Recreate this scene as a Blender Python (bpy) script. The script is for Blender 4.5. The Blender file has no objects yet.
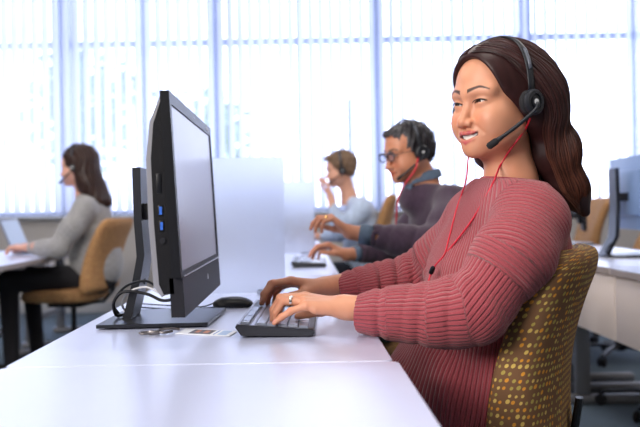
import bpy, bmesh, math, random
import numpy as np
from mathutils import Vector, Matrix
from mathutils.bvhtree import BVHTree
random.seed(4); rng = np.random.RandomState(7)
PI = math.pi
scene = bpy.context.scene
C = scene.collection

# ------------------------------------------------------------------ camera
FPX, VPX, VPY, ROLL, CZ = 800.0, 300.0, 211.0, math.radians(1.0), 0.98
cam_d = bpy.data.cameras.new('camera'); cam = bpy.data.objects.new('camera', cam_d); C.objects.link(cam)
cam_d.sensor_width = 36; cam_d.lens = 36 * FPX / 640
cam_d.shift_x = (320 - VPX) / 640; cam_d.shift_y = -(213.5 - VPY) / 640
cam.matrix_world = Matrix.Translation((0, 0, CZ)) @ Matrix.Rotation(PI / 2, 4, 'X') @ Matrix.Rotation(-ROLL, 4, 'Z')
cam_d.dof.use_dof = True; cam_d.dof.focus_distance = 1.68; cam_d.dof.aperture_fstop = 3.4
cam_d.clip_start = 0.02
scene.camera = cam

def at(px, py, Y):
    """world point at depth Y seen at image position (px, py)"""
    dx, dy = px - VPX, VPY - py
    u = dx * math.cos(ROLL) + dy * math.sin(ROLL); v = dy * math.cos(ROLL) - dx * math.sin(ROLL)
    return Vector((u * Y / FPX, Y, CZ + v * Y / FPX))

# ------------------------------------------------------------------ world, lights, exposure
w = bpy.data.worlds.new('world'); scene.world = w; w.use_nodes = True
nt = w.node_tree; nt.nodes.clear()
out = nt.nodes.new('ShaderNodeOutputWorld'); bg = nt.nodes.new('ShaderNodeBackground')
tc = nt.nodes.new('ShaderNodeTexCoord'); sep = nt.nodes.new('ShaderNodeSeparateXYZ'); ramp = nt.nodes.new('ShaderNodeValToRGB')
nt.links.new(tc.outputs['Generated'], sep.inputs[0])
mr = nt.nodes.new('ShaderNodeMapRange'); mr.inputs[1].default_value = -1; mr.inputs[2].default_value = 1
nt.links.new(sep.outputs['Y'], mr.inputs[0]); nt.links.new(mr.outputs[0], ramp.inputs[0])
ramp.color_ramp.elements[0].position = 0.35; ramp.color_ramp.elements[0].color = (0.022, 0.021, 0.020, 1)
ramp.color_ramp.elements[1].position = 0.62; ramp.color_ramp.elements[1].color = (0.76, 0.82, 1.0, 1)
WORLD = 5.4
bg.inputs[1].default_value = WORLD
nt.links.new(ramp.outputs[0], bg.inputs[0]); nt.links.new(bg.outputs[0], out.inputs[0])

scene.view_settings.view_transform = 'Standard'; scene.view_settings.look = 'None'
scene.view_settings.gamma = 1; scene.view_settings.exposure = 0.0
scene.view_settings.use_curve_mapping = False
scene.cycles.use_denoising = True
scene.cycles.max_bounces = 8; scene.cycles.caustics_reflective = False; scene.cycles.caustics_refractive = False
scene.cycles.sample_clamp_indirect = 6

def area(name, loc, rot, sx, sy, power, col=(1, 1, 1)):
    d = bpy.data.lights.new(name, 'AREA'); d.shape = 'RECTANGLE'; d.size = sx; d.size_y = sy; d.energy = power; d.color = col
    o = bpy.data.objects.new(name, d); C.objects.link(o); o.location = loc; o.rotation_euler = rot
    return o
# ceiling luminaires of the office, and an added fill light for faces, camera left
for i, (x, y) in enumerate([(-2.6, 1.2), (0.1, 1.2), (2.6, 1.2), (-2.6, 4.4), (0.1, 4.4), (2.6, 4.4)]):
    area('ceiling_panel_light', (x, y, 3.4), (0, 0, 0), 1.2, 0.6, 26, (1.0, 0.93, 0.86))
area('side_fill_light', (-2.9, -1.5, 2.45), (math.radians(64), 0, math.radians(-46)), 2.2, 1.6, 250, (1.0, 0.94, 0.89))

# ------------------------------------------------------------------ helpers: tagging
def tag(o, label=None, cat=None, group=None, kind=None):
    if label: o['label'] = label
    if cat: o['category'] = cat
    if group: o['group'] = group
    if kind: o['kind'] = kind
    return o
def thing(name, loc=(0, 0, 0), rotz=0, label=None, cat=None, group=None):
    o = bpy.data.objects.new(name, None); C.objects.link(o); o.location = loc; o.rotation_euler = (0, 0, rotz)
    o.empty_display_size = 0.05
    return tag(o, label, cat, group)
def copy_tree(o, parent=None):
    c = o.copy(); C.objects.link(c)
    if parent is not None: c.parent = parent
    for ch in list(o.children): copy_tree(ch, c)
    return c

# ------------------------------------------------------------------ helpers: materials
MATS = {}
def mat(name, col, rough=0.5, metal=0.0, spec=0.5, noise=None, bump=None, coat=0, trans=0, emis=None, sheen=0, coat_rough=0.1, sss=0):
    """noise=(scale, amount, [detail]); bump=(scale, strength)"""
    m = bpy.data.materials.new(name); m.use_nodes = True; n = m.node_tree; b = n.nodes['Principled BSDF']
    c = (*col, 1) if len(col) == 3 else col
    b.inputs['Base Color'].default_value = c; b.inputs['Roughness'].default_value = rough; b.inputs['Metallic'].default_value = metal
    b.inputs['Specular IOR Level'].default_value = spec; b.inputs['Coat Weight'].default_value = coat; b.inputs['Coat Roughness'].default_value = coat_rough
    b.inputs['Transmission Weight'].default_value = trans; b.inputs['Sheen Weight'].default_value = sheen
    if sss: b.inputs['Subsurface Weight'].default_value = sss; b.inputs['Subsurface Radius'].default_value = (0.012, 0.005, 0.003); b.inputs['Subsurface Scale'].default_value = 1
    if emis: b.inputs['Emission Color'].default_value = (*emis[0], 1); b.inputs['Emission Strength'].default_value = emis[1]
    if noise or bump:
        t = n.nodes.new('ShaderNodeTexCoord')
    if noise:
        nz = n.nodes.new('ShaderNodeTexNoise'); nz.inputs['Scale'].default_value = noise[0]; nz.inputs['Detail'].default_value = 4
        n.links.new(t.outputs['Object'], nz.inputs['Vector'])
        hs = n.nodes.new('ShaderNodeMix'); hs.data_type = 'RGBA'
        a = noise[1]
        hs.inputs['A'].default_value = tuple(max(0, x * (1 - a)) for x in col[:3]) + (1,)
        hs.inputs['B'].default_value = tuple(min(1, x * (1 + a)) for x in col[:3]) + (1,)
        n.links.new(nz.outputs['Fac'], hs.inputs['Factor']); n.links.new(hs.outputs['Result'], b.inputs['Base Color'])
    if bump:
        bz = n.nodes.new('ShaderNodeTexNoise'); bz.inputs['Scale'].default_value = bump[0]; bz.inputs['Detail'].default_value = 3
        n.links.new(t.outputs['Object'], bz.inputs['Vector'])
        bp = n.nodes.new('ShaderNodeBump'); bp.inputs['Strength'].default_value = bump[1]; bp.inputs['Distance'].default_value = 0.002
        n.links.new(bz.outputs['Fac'], bp.inputs['Height']); n.links.new(bp.outputs['Normal'], b.inputs['Normal'])
    MATS[name] = m
    return m

# ------------------------------------------------------------------ helpers: mesh building
def link(name, me, m=None, parent=None, smooth=True):
    o = bpy.data.objects.new(name, me); C.objects.link(o)
    if m: me.materials.append(m)
    if parent: o.parent = parent
    if smooth: me.polygons.foreach_set('use_smooth', [True] * len(me.polygons))
    return o
class MB:
    """collects vertices and faces of one mesh"""
    def __init__(s): s.v = []; s.f = []
    def add(s, vs, fs):
        o = len(s.v); s.v += [tuple(x) for x in vs]; s.f += [tuple(i + o for i in f) for f in fs]; return s
    def box(s, c, d, r=0.0, M=None):
        """box with centre c, size d and rounded edges r; M optional matrix about the centre"""
        bm = bmesh.new(); bmesh.ops.create_cube(bm, size=1)
        for v in bm.verts: v.co = Vector((v.co.x * d[0], v.co.y * d[1], v.co.z * d[2]))
        if r > 0: bmesh.ops.bevel(bm, geom=bm.edges[:], offset=min(r, min(d) * .49), segments=2, affect='EDGES', profile=.5)
        for v in bm.verts: v.co = (M @ v.co if M else v.co) + Vector(c)
        bm.verts.index_update(); s.add([v.co[:] for v in bm.verts], [[v.index for v in f.verts] for f in bm.faces]); bm.free(); return s
    def prism(s, pts, axis, a, b):
        """polygon pts (2D) extruded along axis from a to b"""
        n = len(pts)
        def P(p, t): return {'x': (t, p[0], p[1]), 'y': (p[0], t, p[1]), 'z': (p[0], p[1], t)}[axis]
        s.add([P(p, a) for p in pts] + [P(p, b) for p in pts],
              [tuple(range(n))[::-1], tuple(range(n, 2 * n))] + [(i, (i + 1) % n, n + (i + 1) % n, n + i) for i in range(n)]); return s
    def tube(s, pts, r, seg=10, flat=1.0, up=None, cap=True):
        """swept tube along pts; r number or list; flat scales the second axis"""
        pts = [Vector(p) for p in pts]; n = len(pts); rs = r if hasattr(r, '__len__') else [r] * n
        vs = []; nrm = None
        for i, p in enumerate(pts):
            t = (pts[min(i + 1, n - 1)] - pts[max(i - 1, 0)]).normalized()
            if nrm is None: nrm = (Vector(up) if up is not None else (Vector((0, 0, 1)) if abs(t.z) < .9 else Vector((1, 0, 0))))
            nrm = (nrm - t * nrm.dot(t)); nrm = nrm.normalized() if nrm.length > 1e-6 else t.orthogonal().normalized()
            b = t.cross(nrm)
            for k in range(seg):
                a = 2 * PI * k / seg; vs.append(p + nrm * math.cos(a) * rs[i] * flat + b * math.sin(a) * rs[i])
        fs = [(i * seg + k, i * seg + (k + 1) % seg, (i + 1) * seg + (k + 1) % seg, (i + 1) * seg + k) for i in range(n - 1) for k in range(seg)]
        if cap: fs += [tuple(range(seg))[::-1], tuple(range((n - 1) * seg, n * seg))]
        s.add(vs, fs); return s
    def lathe(s, prof, c=(0, 0, 0), seg=24, M=None):
        """prof: (radius, z) pairs, revolved about z, then M, then moved to c"""
        vs = []; n = len(prof)
        for (r, z) in prof:
            for k in range(seg):
                a = 2 * PI * k / seg; p = Vector((r * math.cos(a), r * math.sin(a), z)); vs.append((M @ p if M else p) + Vector(c))
        fs = [(i * seg + k, i * seg + (k + 1) % seg, (i + 1) * seg + (k + 1) % seg, (i + 1) * seg + k) for i in range(n - 1) for k in range(seg)]
        fs += [tuple(range(seg))[::-1], tuple(range((n - 1) * seg, n * seg))]
        s.add(vs, fs); return s
    def build(s, name, m, parent=None, smooth=False, auto=True):
        me = bpy.data.meshes.new(name); me.from_pydata(s.v, [], s.f); me.update()
        bm = bmesh.new(); bm.from_mesh(me); bmesh.ops.recalc_face_normals(bm, faces=bm.faces[:]); bm.to_mesh(me); bm.free()
        o = link(name, me, m, parent, smooth)
        if not smooth and auto:
            me.polygons.foreach_set('use_smooth', [True] * len(me.polygons)); me.set_sharp_from_angle(angle=math.radians(32))
        return o
def spline(pts, n=8):
    """Catmull-Rom through pts"""
    P = [np.array(p, float) for p in pts]; P = [2 * P[0] - P[1]] + P + [2 * P[-1] - P[-2]]; o = []
    for i in range(1, len(P) - 2):
        for k in range(n):
            t = k / n; a, b, c, d = P[i - 1:i + 3]
            o.append(.5 * ((2 * b) + (c - a) * t + (2 * a - 5 * b + 4 * c - d) * t * t + (-a + 3 * b - 3 * c + d) * t ** 3))
    o.append(P[-2]); return o
def line(pts, r): return MB().tube(spline(pts, 6), r, 8)

# ------------------------------------------------------------------ helpers: implicit surfaces (smooth blended bodies)
def A3(*v): return np.array(v, dtype=np.float32)
def cone(p, a, b, ra, rb=None):
    if rb is None: rb = ra
    a = np.asarray(a, np.float32); b = np.asarray(b, np.float32); ab = b - a
    t = np.clip((p - a) @ ab / max(float(ab @ ab), 1e-12), 0, 1)
    return np.linalg.norm(p - a - t[:, None] * ab, axis=1) - (ra + (rb - ra) * t)
def chain(p, pts, rs, k=0.0):
    d = None
    for i in range(len(pts) - 1):
        c = cone(p, pts[i], pts[i + 1], rs[i], rs[i + 1]); d = c if d is None else (smin(d, c, k) if k else np.minimum(d, c))
    return d
def ell(p, c, r, R=None):
    q = p - np.asarray(c, np.float32)
    if R is not None: q = q @ R           # columns of R = axes
    r = np.asarray(r, np.float32); k0 = np.linalg.norm(q / r, axis=1); k1 = np.linalg.norm(q / (r * r), axis=1) + 1e-9
    return k0 * (k0 - 1) / k1
def sph(p, c, r): return np.linalg.norm(p - np.asarray(c, np.float32), axis=1) - r
def smin(a, b, k):
    h = np.maximum(k - np.abs(a - b), 0) / k; return np.minimum(a, b) - h * h * k * .25
def smax(a, b, k): return -smin(-a, -b, k)
def wob(p, s, a, ph=0.0):
    """smooth pseudo-noise"""
    return a * (np.sin(p[:, 0] * s + ph) * np.sin(p[:, 1] * s * 1.13 + 1.7 + ph) * np.sin(p[:, 2] * s * .91 + 4.1 + ph) +
                .5 * np.sin(p[:, 0] * s * 1.9 + 2 + p[:, 2] * s * .7) * np.sin(p[:, 1] * s * 2.1 + p[:, 0] * s * .6 + ph))
def frame(fwd, up=(0, 0, 1)):
    """3x3 with columns forward, left, up"""
    f = Vector(fwd).normalized(); l = Vector(up).cross(f).normalized(); u = f.cross(l)
    return np.array([f[:], l[:], u[:]], dtype=np.float32).T

def polygonize(f, lo, hi, h, B=8):
    lo = np.array(lo, np.float32); hi = np.array(hi, np.float32)
    nb = np.ceil((hi - lo) / (h * B)).astype(int); n = nb * B + 1
    cs = [lo[i] + (np.arange(nb[i]) + .5) * B * h for i in range(3)]
    G = np.stack(np.meshgrid(*cs, indexing='ij'), -1).reshape(-1, 3).astype(np.float32)
    dc = f(G).reshape(nb)
    V = np.full(n, 1e3, np.float32)
    rep = np.repeat(np.repeat(np.repeat(np.where(dc > 0, 1., -1.).astype(np.float32), B, 0), B, 1), B, 2)
    V[:-1, :-1, :-1] = rep; V[-1] = 1; V[:, -1] = 1; V[:, :, -1] = 1
    act = np.argwhere(np.abs(dc) < B * h * .87 * 1.6 + .002)
    loc = np.stack(np.meshgrid(*[np.arange(B + 1)] * 3, indexing='ij'), -1).reshape(-1, 3)
    for s in range(0, len(act), 400):
        a = act[s:s + 400]; idx = (a[:, None, :] * B + loc[None]).reshape(-1, 3)
        d = f((lo + idx * h).astype(np.float32)); V[idx[:, 0], idx[:, 1], idx[:, 2]] = d
    S = V < 0
    c = [slice(0, -1), slice(1, None)]
    cnt = sum(S[c[i], c[j], c[k]].astype(np.int8) for i in (0, 1) for j in (0, 1) for k in (0, 1))
    cells = np.argwhere((cnt > 0) & (cnt < 8)); ci = -np.ones(cnt.shape, np.int64); ci[tuple(cells.T)] = np.arange(len(cells))
    off = [(i, j, k) for i in (0, 1) for j in (0, 1) for k in (0, 1)]
    val = np.stack([V[cells[:, 0] + o[0], cells[:, 1] + o[1], cells[:, 2] + o[2]] for o in off], 1)
    acc = np.zeros((len(cells), 3)); num = np.zeros(len(cells))
    for i in range(8):
        for j in range(i + 1, 8):
            if sum(abs(off[i][q] - off[j][q]) for q in range(3)) != 1: continue
            a, b = val[:, i], val[:, j]; m = (a < 0) != (b < 0); t = np.where(m, a / np.where(m, a - b, 1), 0)
            p = np.array(off[i]) + t[:, None] * (np.array(off[j]) - np.array(off[i])); acc[m] += p[m]; num[m] += 1
    verts = lo + (cells + acc / num[:, None]) * h
    quads = []
    for ax in range(3):
        s0 = [slice(None)] * 3; s1 = [slice(None)] * 3; s0[ax] = slice(0, -1); s1[ax] = slice(1, None)
        a, b = S[tuple(s0)], S[tuple(s1)]; E = np.argwhere(a != b); u, v = (ax + 1) % 3, (ax + 2) % 3
        E = E[(E[:, u] > 0) & (E[:, v] > 0) & (E[:, u] < n[u] - 1) & (E[:, v] < n[v] - 1)]
        def cid(du, dv):
            q = E.copy(); q[:, u] += du; q[:, v] += dv; return ci[tuple(q.T)]
        Q = np.stack([cid(-1, -1), cid(0, -1), cid(0, 0), cid(-1, 0)], 1)
        flip = ~a[tuple(E.T)]; Q[flip] = Q[flip][:, ::-1]; quads.append(Q)
    Q = np.concatenate(quads); Q = Q[(Q >= 0).all(1)]
    return verts.astype(np.float32), Q
def sdf_mesh(name, parts):
    """parts: list of (verts, quads); one mesh"""
    V = []; Q = []; o = 0
    for v, q in parts: V.append(v); Q.append(q + o); o += len(v)
    V = np.concatenate(V); Q = np.concatenate(Q)
    me = bpy.data.meshes.new(name); me.vertices.add(len(V)); me.vertices.foreach_set('co', V.ravel())
    me.loops.add(Q.size); me.loops.foreach_set('vertex_index', Q.ravel().astype(np.int32))
    me.polygons.add(len(Q)); me.polygons.foreach_set('loop_start', np.arange(0, Q.size, 4, dtype=np.int32))
    me.update(calc_edges=True); me.validate()
    return me, V
def paint(me, name, rgb):
    a = me.color_attributes.new(name, 'FLOAT_COLOR', 'POINT')
    a.data.foreach_set('color', np.concatenate([rgb, np.ones((len(rgb), 1))], 1).astype(np.float32).ravel())
def vec_attr(me, name, v):
    a = me.attributes.new(name, 'FLOAT_VECTOR', 'POINT'); a.data.foreach_set('vector', np.asarray(v, np.float32).ravel())
def world_of(o):
    if o.parent: return world_of(o.parent) @ o.matrix_parent_inverse @ o.matrix_basis
    return o.matrix_basis.copy()
def adopt(o, parent):
    """parent o while its mesh stays where it was built"""
    o.parent = parent; o.matrix_parent_inverse = world_of(parent).inverted(); return o
_link = link
def link(name, me, m=None, parent=None, smooth=True):
    o = _link(name, me, m, None, smooth)
    if parent is not None: adopt(o, parent)
    return o
# ================================================================== materials of the setting
def translucent_mat(name, col, tr, fac, rough=0.6, gloss=0.0):
    m = bpy.data.materials.new(name); m.use_nodes = True; n = m.node_tree; n.nodes.clear()
    o = n.nodes.new('ShaderNodeOutputMaterial'); d = n.nodes.new('ShaderNodeBsdfDiffuse'); t = n.nodes.new('ShaderNodeBsdfTranslucent')
    x = n.nodes.new('ShaderNodeMixShader'); d.inputs[0].default_value = (*col, 1); t.inputs[0].default_value = (*tr, 1)
    x.inputs[0].default_value = fac; n.links.new(d.outputs[0], x.inputs[1]); n.links.new(t.outputs[0], x.inputs[2])
    last = x
    if gloss:
        g = n.nodes.new('ShaderNodeBsdfGlossy'); g.inputs['Roughness'].default_value = rough; y = n.nodes.new('ShaderNodeMixShader')
        f = n.nodes.new('ShaderNodeFresnel'); f.inputs[0].default_value = 1.35
        n.links.new(f.outputs[0], y.inputs[0]); n.links.new(x.outputs[0], y.inputs[1]); n.links.new(g.outputs[0], y.inputs[2]); last = y
    n.links.new(last.outputs[0], o.inputs[0]); return m
def glass_mat(name, col=(1, 1, 1), refl=0.06):
    m = bpy.data.materials.new(name); m.use_nodes = True; n = m.node_tree; n.nodes.clear()
    o = n.nodes.new('ShaderNodeOutputMaterial'); t = n.nodes.new('ShaderNodeBsdfTransparent'); g = n.nodes.new('ShaderNodeBsdfGlossy')
    x = n.nodes.new('ShaderNodeMixShader'); t.inputs[0].default_value = (*col, 1); g.inputs['Roughness'].default_value = 0.02
    x.inputs[0].default_value = refl; n.links.new(t.outputs[0], x.inputs[1]); n.links.new(g.outputs[0], x.inputs[2]); n.links.new(x.outputs[0], o.inputs[0]); return m
M_wall = mat('wall_paint', (0.50, 0.47, 0.45), 0.8, noise=(2, .05))
M_ceil = mat('ceiling_tile', (0.75, 0.74, 0.72), 0.9, noise=(6, .06))
M_carpet = mat('carpet', (0.095, 0.135, 0.175), 0.95, noise=(90, .35), bump=(400, .4))
M_sill = mat('sill_paint', (0.36, 0.37, 0.40), 0.5)
M_alu = mat('window_aluminium', (0.40, 0.46, 0.62), 0.4, noise=(3, .04))
M_blind = translucent_mat('blind_vinyl', (0.78, 0.82, 0.92), (0.85, 0.88, 0.98), 0.62)
M_glass = glass_mat('window_glass')
M_lam = mat('desk_laminate', (0.52, 0.56, 0.76), 0.34, spec=0.6, noise=(14, .03), coat=1.0, coat_rough=0.30)
M_lam.node_tree.nodes['Principled BSDF'].inputs['Coat IOR'].default_value = 1.75
M_edge = mat('desk_edge_band', (0.34, 0.29, 0.28), 0.45)
M_panelw = mat('modesty_laminate', (0.80, 0.70, 0.64), 0.5, noise=(9, .03))
M_steel = mat('desk_leg_metal', (0.26, 0.26, 0.28), 0.4, metal=0.5)
M_frost = translucent_mat('frosted_acrylic', (0.86, 0.89, 0.96), (0.92, 0.95, 1.0), 0.6, 0.35, gloss=1)
_n = M_frost.node_tree; _o = [x for x in _n.nodes if x.type == 'OUTPUT_MATERIAL'][0]; _l = _o.inputs[0].links[0].from_socket
_r = _n.nodes.new('ShaderNodeBsdfRefraction'); _r.inputs['Color'].default_value = (.93, .95, 1, 1); _r.inputs['Roughness'].default_value = .48; _r.inputs['IOR'].default_value = 1.25
_m = _n.nodes.new('ShaderNodeMixShader'); _m.inputs[0].default_value = .76; _n.links.new(_l, _m.inputs[1]); _n.links.new(_r.outputs[0], _m.inputs[2]); _n.links.new(_m.outputs[0], _o.inputs[0])
M_black = mat('black_plastic', (0.006, 0.0065, 0.009), 0.38, spec=.2, noise=(60, .2))
M_blackm = mat('matte_black_plastic', (0.009, 0.009, 0.012), 0.6, spec=.3, noise=(60, .2))
M_dgrey = mat('dark_grey_plastic', (0.010, 0.010, 0.014), 0.45, spec=.25)
M_chrome = mat('chrome', (0.8, 0.8, 0.82), 0.18, metal=1)
M_red = mat('red_cable', (0.62, 0.015, 0.04), 0.4)
M_leaf = mat('tree_leaves', (0.55, 0.72, 0.42), 0.8, noise=(3, .3))
M_bark = mat('tree_bark', (0.20, 0.14, 0.09), 0.9, noise=(20, .2))

# ================================================================== the room
YW = 8.0
def struct(name, mb, m, parent=None):
    o = mb.build(name, m, parent)
    if parent is None: o['kind'] = 'structure'
    return o
struct('floor', MB().box((0, 3.0, -0.05), (10.2, 10.4, 0.1)), M_carpet)
struct('ceiling', MB().box((0, 3.0, 3.50), (10.2, 10.4, 0.1)), M_ceil)
struct('wall_left', MB().box((-5.05, 3.0, 1.725), (0.1, 10.4, 3.45)), M_wall)
struct('wall_right', MB().box((5.05, 3.0, 1.725), (0.1, 10.4, 3.45)), M_wall)
struct('wall_back', MB().box((0, YW + .1, 0.47), (10.0, 0.2, 0.94)).box((0, YW + .1, 3.40), (10.0, 0.2, 0.1)).box((-4.72, YW + .1, 2.145), (0.56, 0.2, 2.41)).box((4.72, YW + .1, 2.145), (0.56, 0.2, 2.41)), M_wall)
struct('trim_1', MB().box((0, YW + .02, 0.955), (9.98, 0.24, 0.032), .006), M_sill)           # window sill
struct('baseboard_back', MB().box((0, YW - .012, 0.05), (9.98, 0.022, 0.1), .004), M_sill)
mull = [-4.44, -2.34, -0.81, 0.78, 2.30, 4.44]
for i in range(5):
    a, b = mull[i], mull[i + 1]; z0, z1 = 0.972, 3.35
    f = MB(); y = YW + .09
    for x, ww in ((a + .03, .06), (b - .03, .06), ((a + b) / 2 + .02, .035)): f.box((x, y, (z0 + z1) / 2), (ww, .08, z1 - z0), .004)
    for z, hh in ((z0 + .025, .05), (z1 - .025, .05), (2.695, .07)): f.box(((a + b) / 2, y, z), (b - a - .002, .075, hh), .004)
    fr = struct('window_%d' % (i + 1), f, M_alu)
    adopt(MB().box(((a + b) / 2, y + .01, (z0 + z1) / 2), (b - a - .03, .006, z1 - z0 - .03)).build('glass_pane', M_glass), fr)
    # vertical blind of this bay: head rail and slats
    name = ['leftmost, by the left room corner', 'behind the seated woman in grey', 'between the grey sweater woman and the fair-haired woman', 'behind the man with glasses', 'behind the long brown hair and the right-hand monitor'][i]
    bl = thing('vertical_blind', ((a + b) / 2, YW - .1, 3.28), 0, 'white vertical blind on the window wall, ' + name, 'blind', 'vertical blinds on the window wall')
    adopt(MB().box(((a + b) / 2, YW - .1, 3.30), (b - a - .02, .05, .045), .006).build('head_rail', M_alu), bl)
    sl = MB(); n = int((b - a) / 0.098); st = (b - a) / n
    for k in range(n):
        x = a + st * (k + .5); ang = math.radians(36 + rng.uniform(-4, 4)); hw = 0.0425; rows = []
        for z in (1.0, 3.27):
            rows.append([(x + t * hw * math.cos(ang) - .004 * (1 - t * t) * math.sin(ang), YW - .1 + t * hw * math.sin(ang) + .004 * (1 - t * t) * math.cos(ang), z + 0) for t in (-1, -.5, 0, .5, 1)])
        fr_, bk = rows; vs = []
        for row in rows: vs += row
        for row in rows: vs += [(p[0] + .0012 * math.sin(ang), p[1] - .0012 * math.cos(ang), p[2]) for p in row]
        fs = [(j, j + 1, 6 + j, 5 + j) for j in range(4)] + [(11 + j, 10 + j, 15 + j, 16 + j) for j in range(4)] + [(0, 5, 15, 10), (4, 14, 19, 9)]
        fs += [(j, 10 + j, 11 + j, j + 1) for j in range(4)] + [(5 + j, 6 + j, 16 + j, 15 + j) for j in range(4)]
        sl.add(vs, fs)
    adopt(sl.build('slats', M_blind), bl)
p = at(348, 104, YW - .19); q = at(349.5, 168, YW - .19)
tag(MB().tube([(p.x, p.y, 3.27), (p.x, p.y, 2.06)], .0025, 6).tube([(p.x, p.y, 2.06), (p.x, p.y, 1.2)], .010, 8).build('blind_wand', mat('wand_grey', (.18, .30, .48), .4)), 'slim grey blue tilt wand hanging before the blinds', 'blind wand')
# trees outside, seen faintly between the slats on the left
for i, (x, y, h, r) in enumerate([(-9.4, 18, 5.2, 1.8), (-5.4, 20.5, 4.6, 1.8), (-2.9, 24.5, 4.2, 1.6)]):
    rt = thing('tree', (x, y, -.5), 0, ['leafy green tree outside, furthest left beyond the blinds', 'leafy green tree outside beyond the blinds, middle of the three', 'smallest and furthest leafy tree outside beyond the blinds'][i], 'tree', 'trees outside the window')
    adopt(MB().tube([(x, y, -.5), (x + .1, y, 1), (x, y, h - 1.5)], [.2, .14, .06], 8).build('trunk', M_bark), rt)
    cr = MB()
    for k in range(900):
        d = Vector(rng.normal(size=3)).normalized() * r * rng.uniform(.35, 1) ; c = Vector((x + d.x, y + d.y, h - .9 + d.z * .95))
        u = Vector(rng.normal(size=3)).normalized() * .16; v = u.orthogonal().normalized() * .10
        cr.add([c - u, c + v, c + u, c - v, c + u.cross(v).normalized() * .03], [(0, 1, 4), (1, 2, 4), (2, 3, 4), (3, 0, 4), (3, 2, 1, 0)])
    adopt(cr.build('crown', M_leaf), rt)

# ================================================================== desks
ZD = 0.73
def rrect(x0, x1, y0, y1, r, n=4):
    o = []
    for cx, cy, a0 in ((x1 - r, y1 - r, 0), (x0 + r, y1 - r, 90), (x0 + r, y0 + r, 180), (x1 - r, y0 + r, 270)):
        for k in range(n + 1):
            a = math.radians(a0 + 90 * k / n); o.append((cx + r * math.cos(a), cy + r * math.sin(a)))
    return o
def desk(x0, x1, y0, y1, label, group, legs=None):
    y0 += .0012; y1 -= .0012
    t = thing('desk', ((x0 + x1) / 2, (y0 + y1) / 2, 0), 0, label, 'desk', group)
    P = rrect(x0, x1, y0, y1, .016); n = len(P); Q = rrect(x0 + .0015, x1 - .0015, y0 + .0015, y1 - .0015, .015)
    top = MB(); top.add([(a, b, ZD) for a, b in Q] + [(a, b, ZD - .0015) for a, b in P], [tuple(range(n))] + [(i, (i + 1) % n, n + (i + 1) % n, n + i)[::-1] for i in range(n)])
    top.add([(a, b, ZD - .0015) for a, b in P], [tuple(range(n))[::-1]])
    adopt(top.build('desktop', M_lam), t)
    adopt(MB().prism(P, 'z', ZD - .028, ZD - .0017).build('edge_band', M_edge), t)
    xc = (x0 + x1) / 2 + .02
    la, lb = legs or (y0 + .16, y1 - .16)
    for y in (la, lb):
        l = MB().box((x0 + .145, y, .375), (.07, .045, .65), .006).box((xc, y, .025), (.52, .055, .045), .012).box((xc, y, ZD - .04), (.50, .04, .022), .004)
        adopt(l.build('leg', M_steel), t)
    adopt(MB().box((x0 + .03, (y0 + y1) / 2, .565), (.018, y1 - y0 - .012, .265), .003).build('modesty_panel', M_panelw), t)
    adopt(MB().box((x0 + .145, (la + lb) / 2, .20), (.03, lb - la - .03, .05), .004).build('stretcher', M_steel), t)
    return t
g = 'white desks in the middle row'
desk(-.497, .158, .24, 1.32, 'white desk nearest the camera, empty top', g)
desk(-.495, .150, 1.32, 2.40, 'white desk holding the near monitor and keyboard', g)
desk(-.495, .150, 2.40, 3.48, 'white middle row desk directly behind the first frosted divider', g)
desk(-.495, .150, 3.48, 4.56, 'white desk under the hands and keyboard of the man with glasses', g)
desk(-.495, .150, 4.56, 5.64, 'white desk behind the second frosted divider', g)
desk(-.495, .150, 5.64, 6.72, 'white desk furthest back in the middle row, by the windows', g)
g = 'desks with pale front panels in the right row'
desk(1.24, 1.885, 2.14, 3.22, 'desk with pale panel at the right picture edge, nearest of its row', g, (2.30, 2.72))
desk(1.24, 1.885, 3.22, 4.30, 'desk with pale panel carrying the blue-grey monitor', g, (3.97, 4.22))
desk(1.24, 1.885, 4.30, 5.38, 'right row desk behind the one with the blue-grey monitor', g)
desk(1.24, 1.885, 5.38, 6.46, 'right row desk nearest the windows', g)
g = 'desks in the left row'
desk(-2.155, -1.51, 3.60, 4.68, 'left row desk nearest the camera, cut by the left picture edge', g)
desk(-2.155, -1.51, 4.68, 5.76, 'left row desk with the laptop of the woman in grey', g)
desk(-2.155, -1.51, 5.76, 6.84, 'left row desk beyond the laptop, by the windows', g)

def divider(x0, x1, y, z0, z1, label):
    t = thing('desk_divider', ((x0 + x1) / 2, y, z0), 0, label, 'divider', 'frosted dividers on the middle row')
    adopt(MB().prism([(a, b) for a, b in rrect(x0, x1, z0 + .004, z1, .012)], 'y', y - .004, y + .004).build('panel', M_frost), t)
    for x in (x0 + .06, x1 - .06):
        adopt(MB().box((x, y, z0 + .006), (.05, .05, .012), .003).build('foot', M_frost), t)
    return t
divider(-.40, -.049, 2.44, ZD, 1.146, 'larger frosted white desk divider just behind the near monitor')
divider(-.37, .082, 4.60, ZD, 1.150, 'smaller frosted white desk divider between the man and the fair-haired woman')
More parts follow.
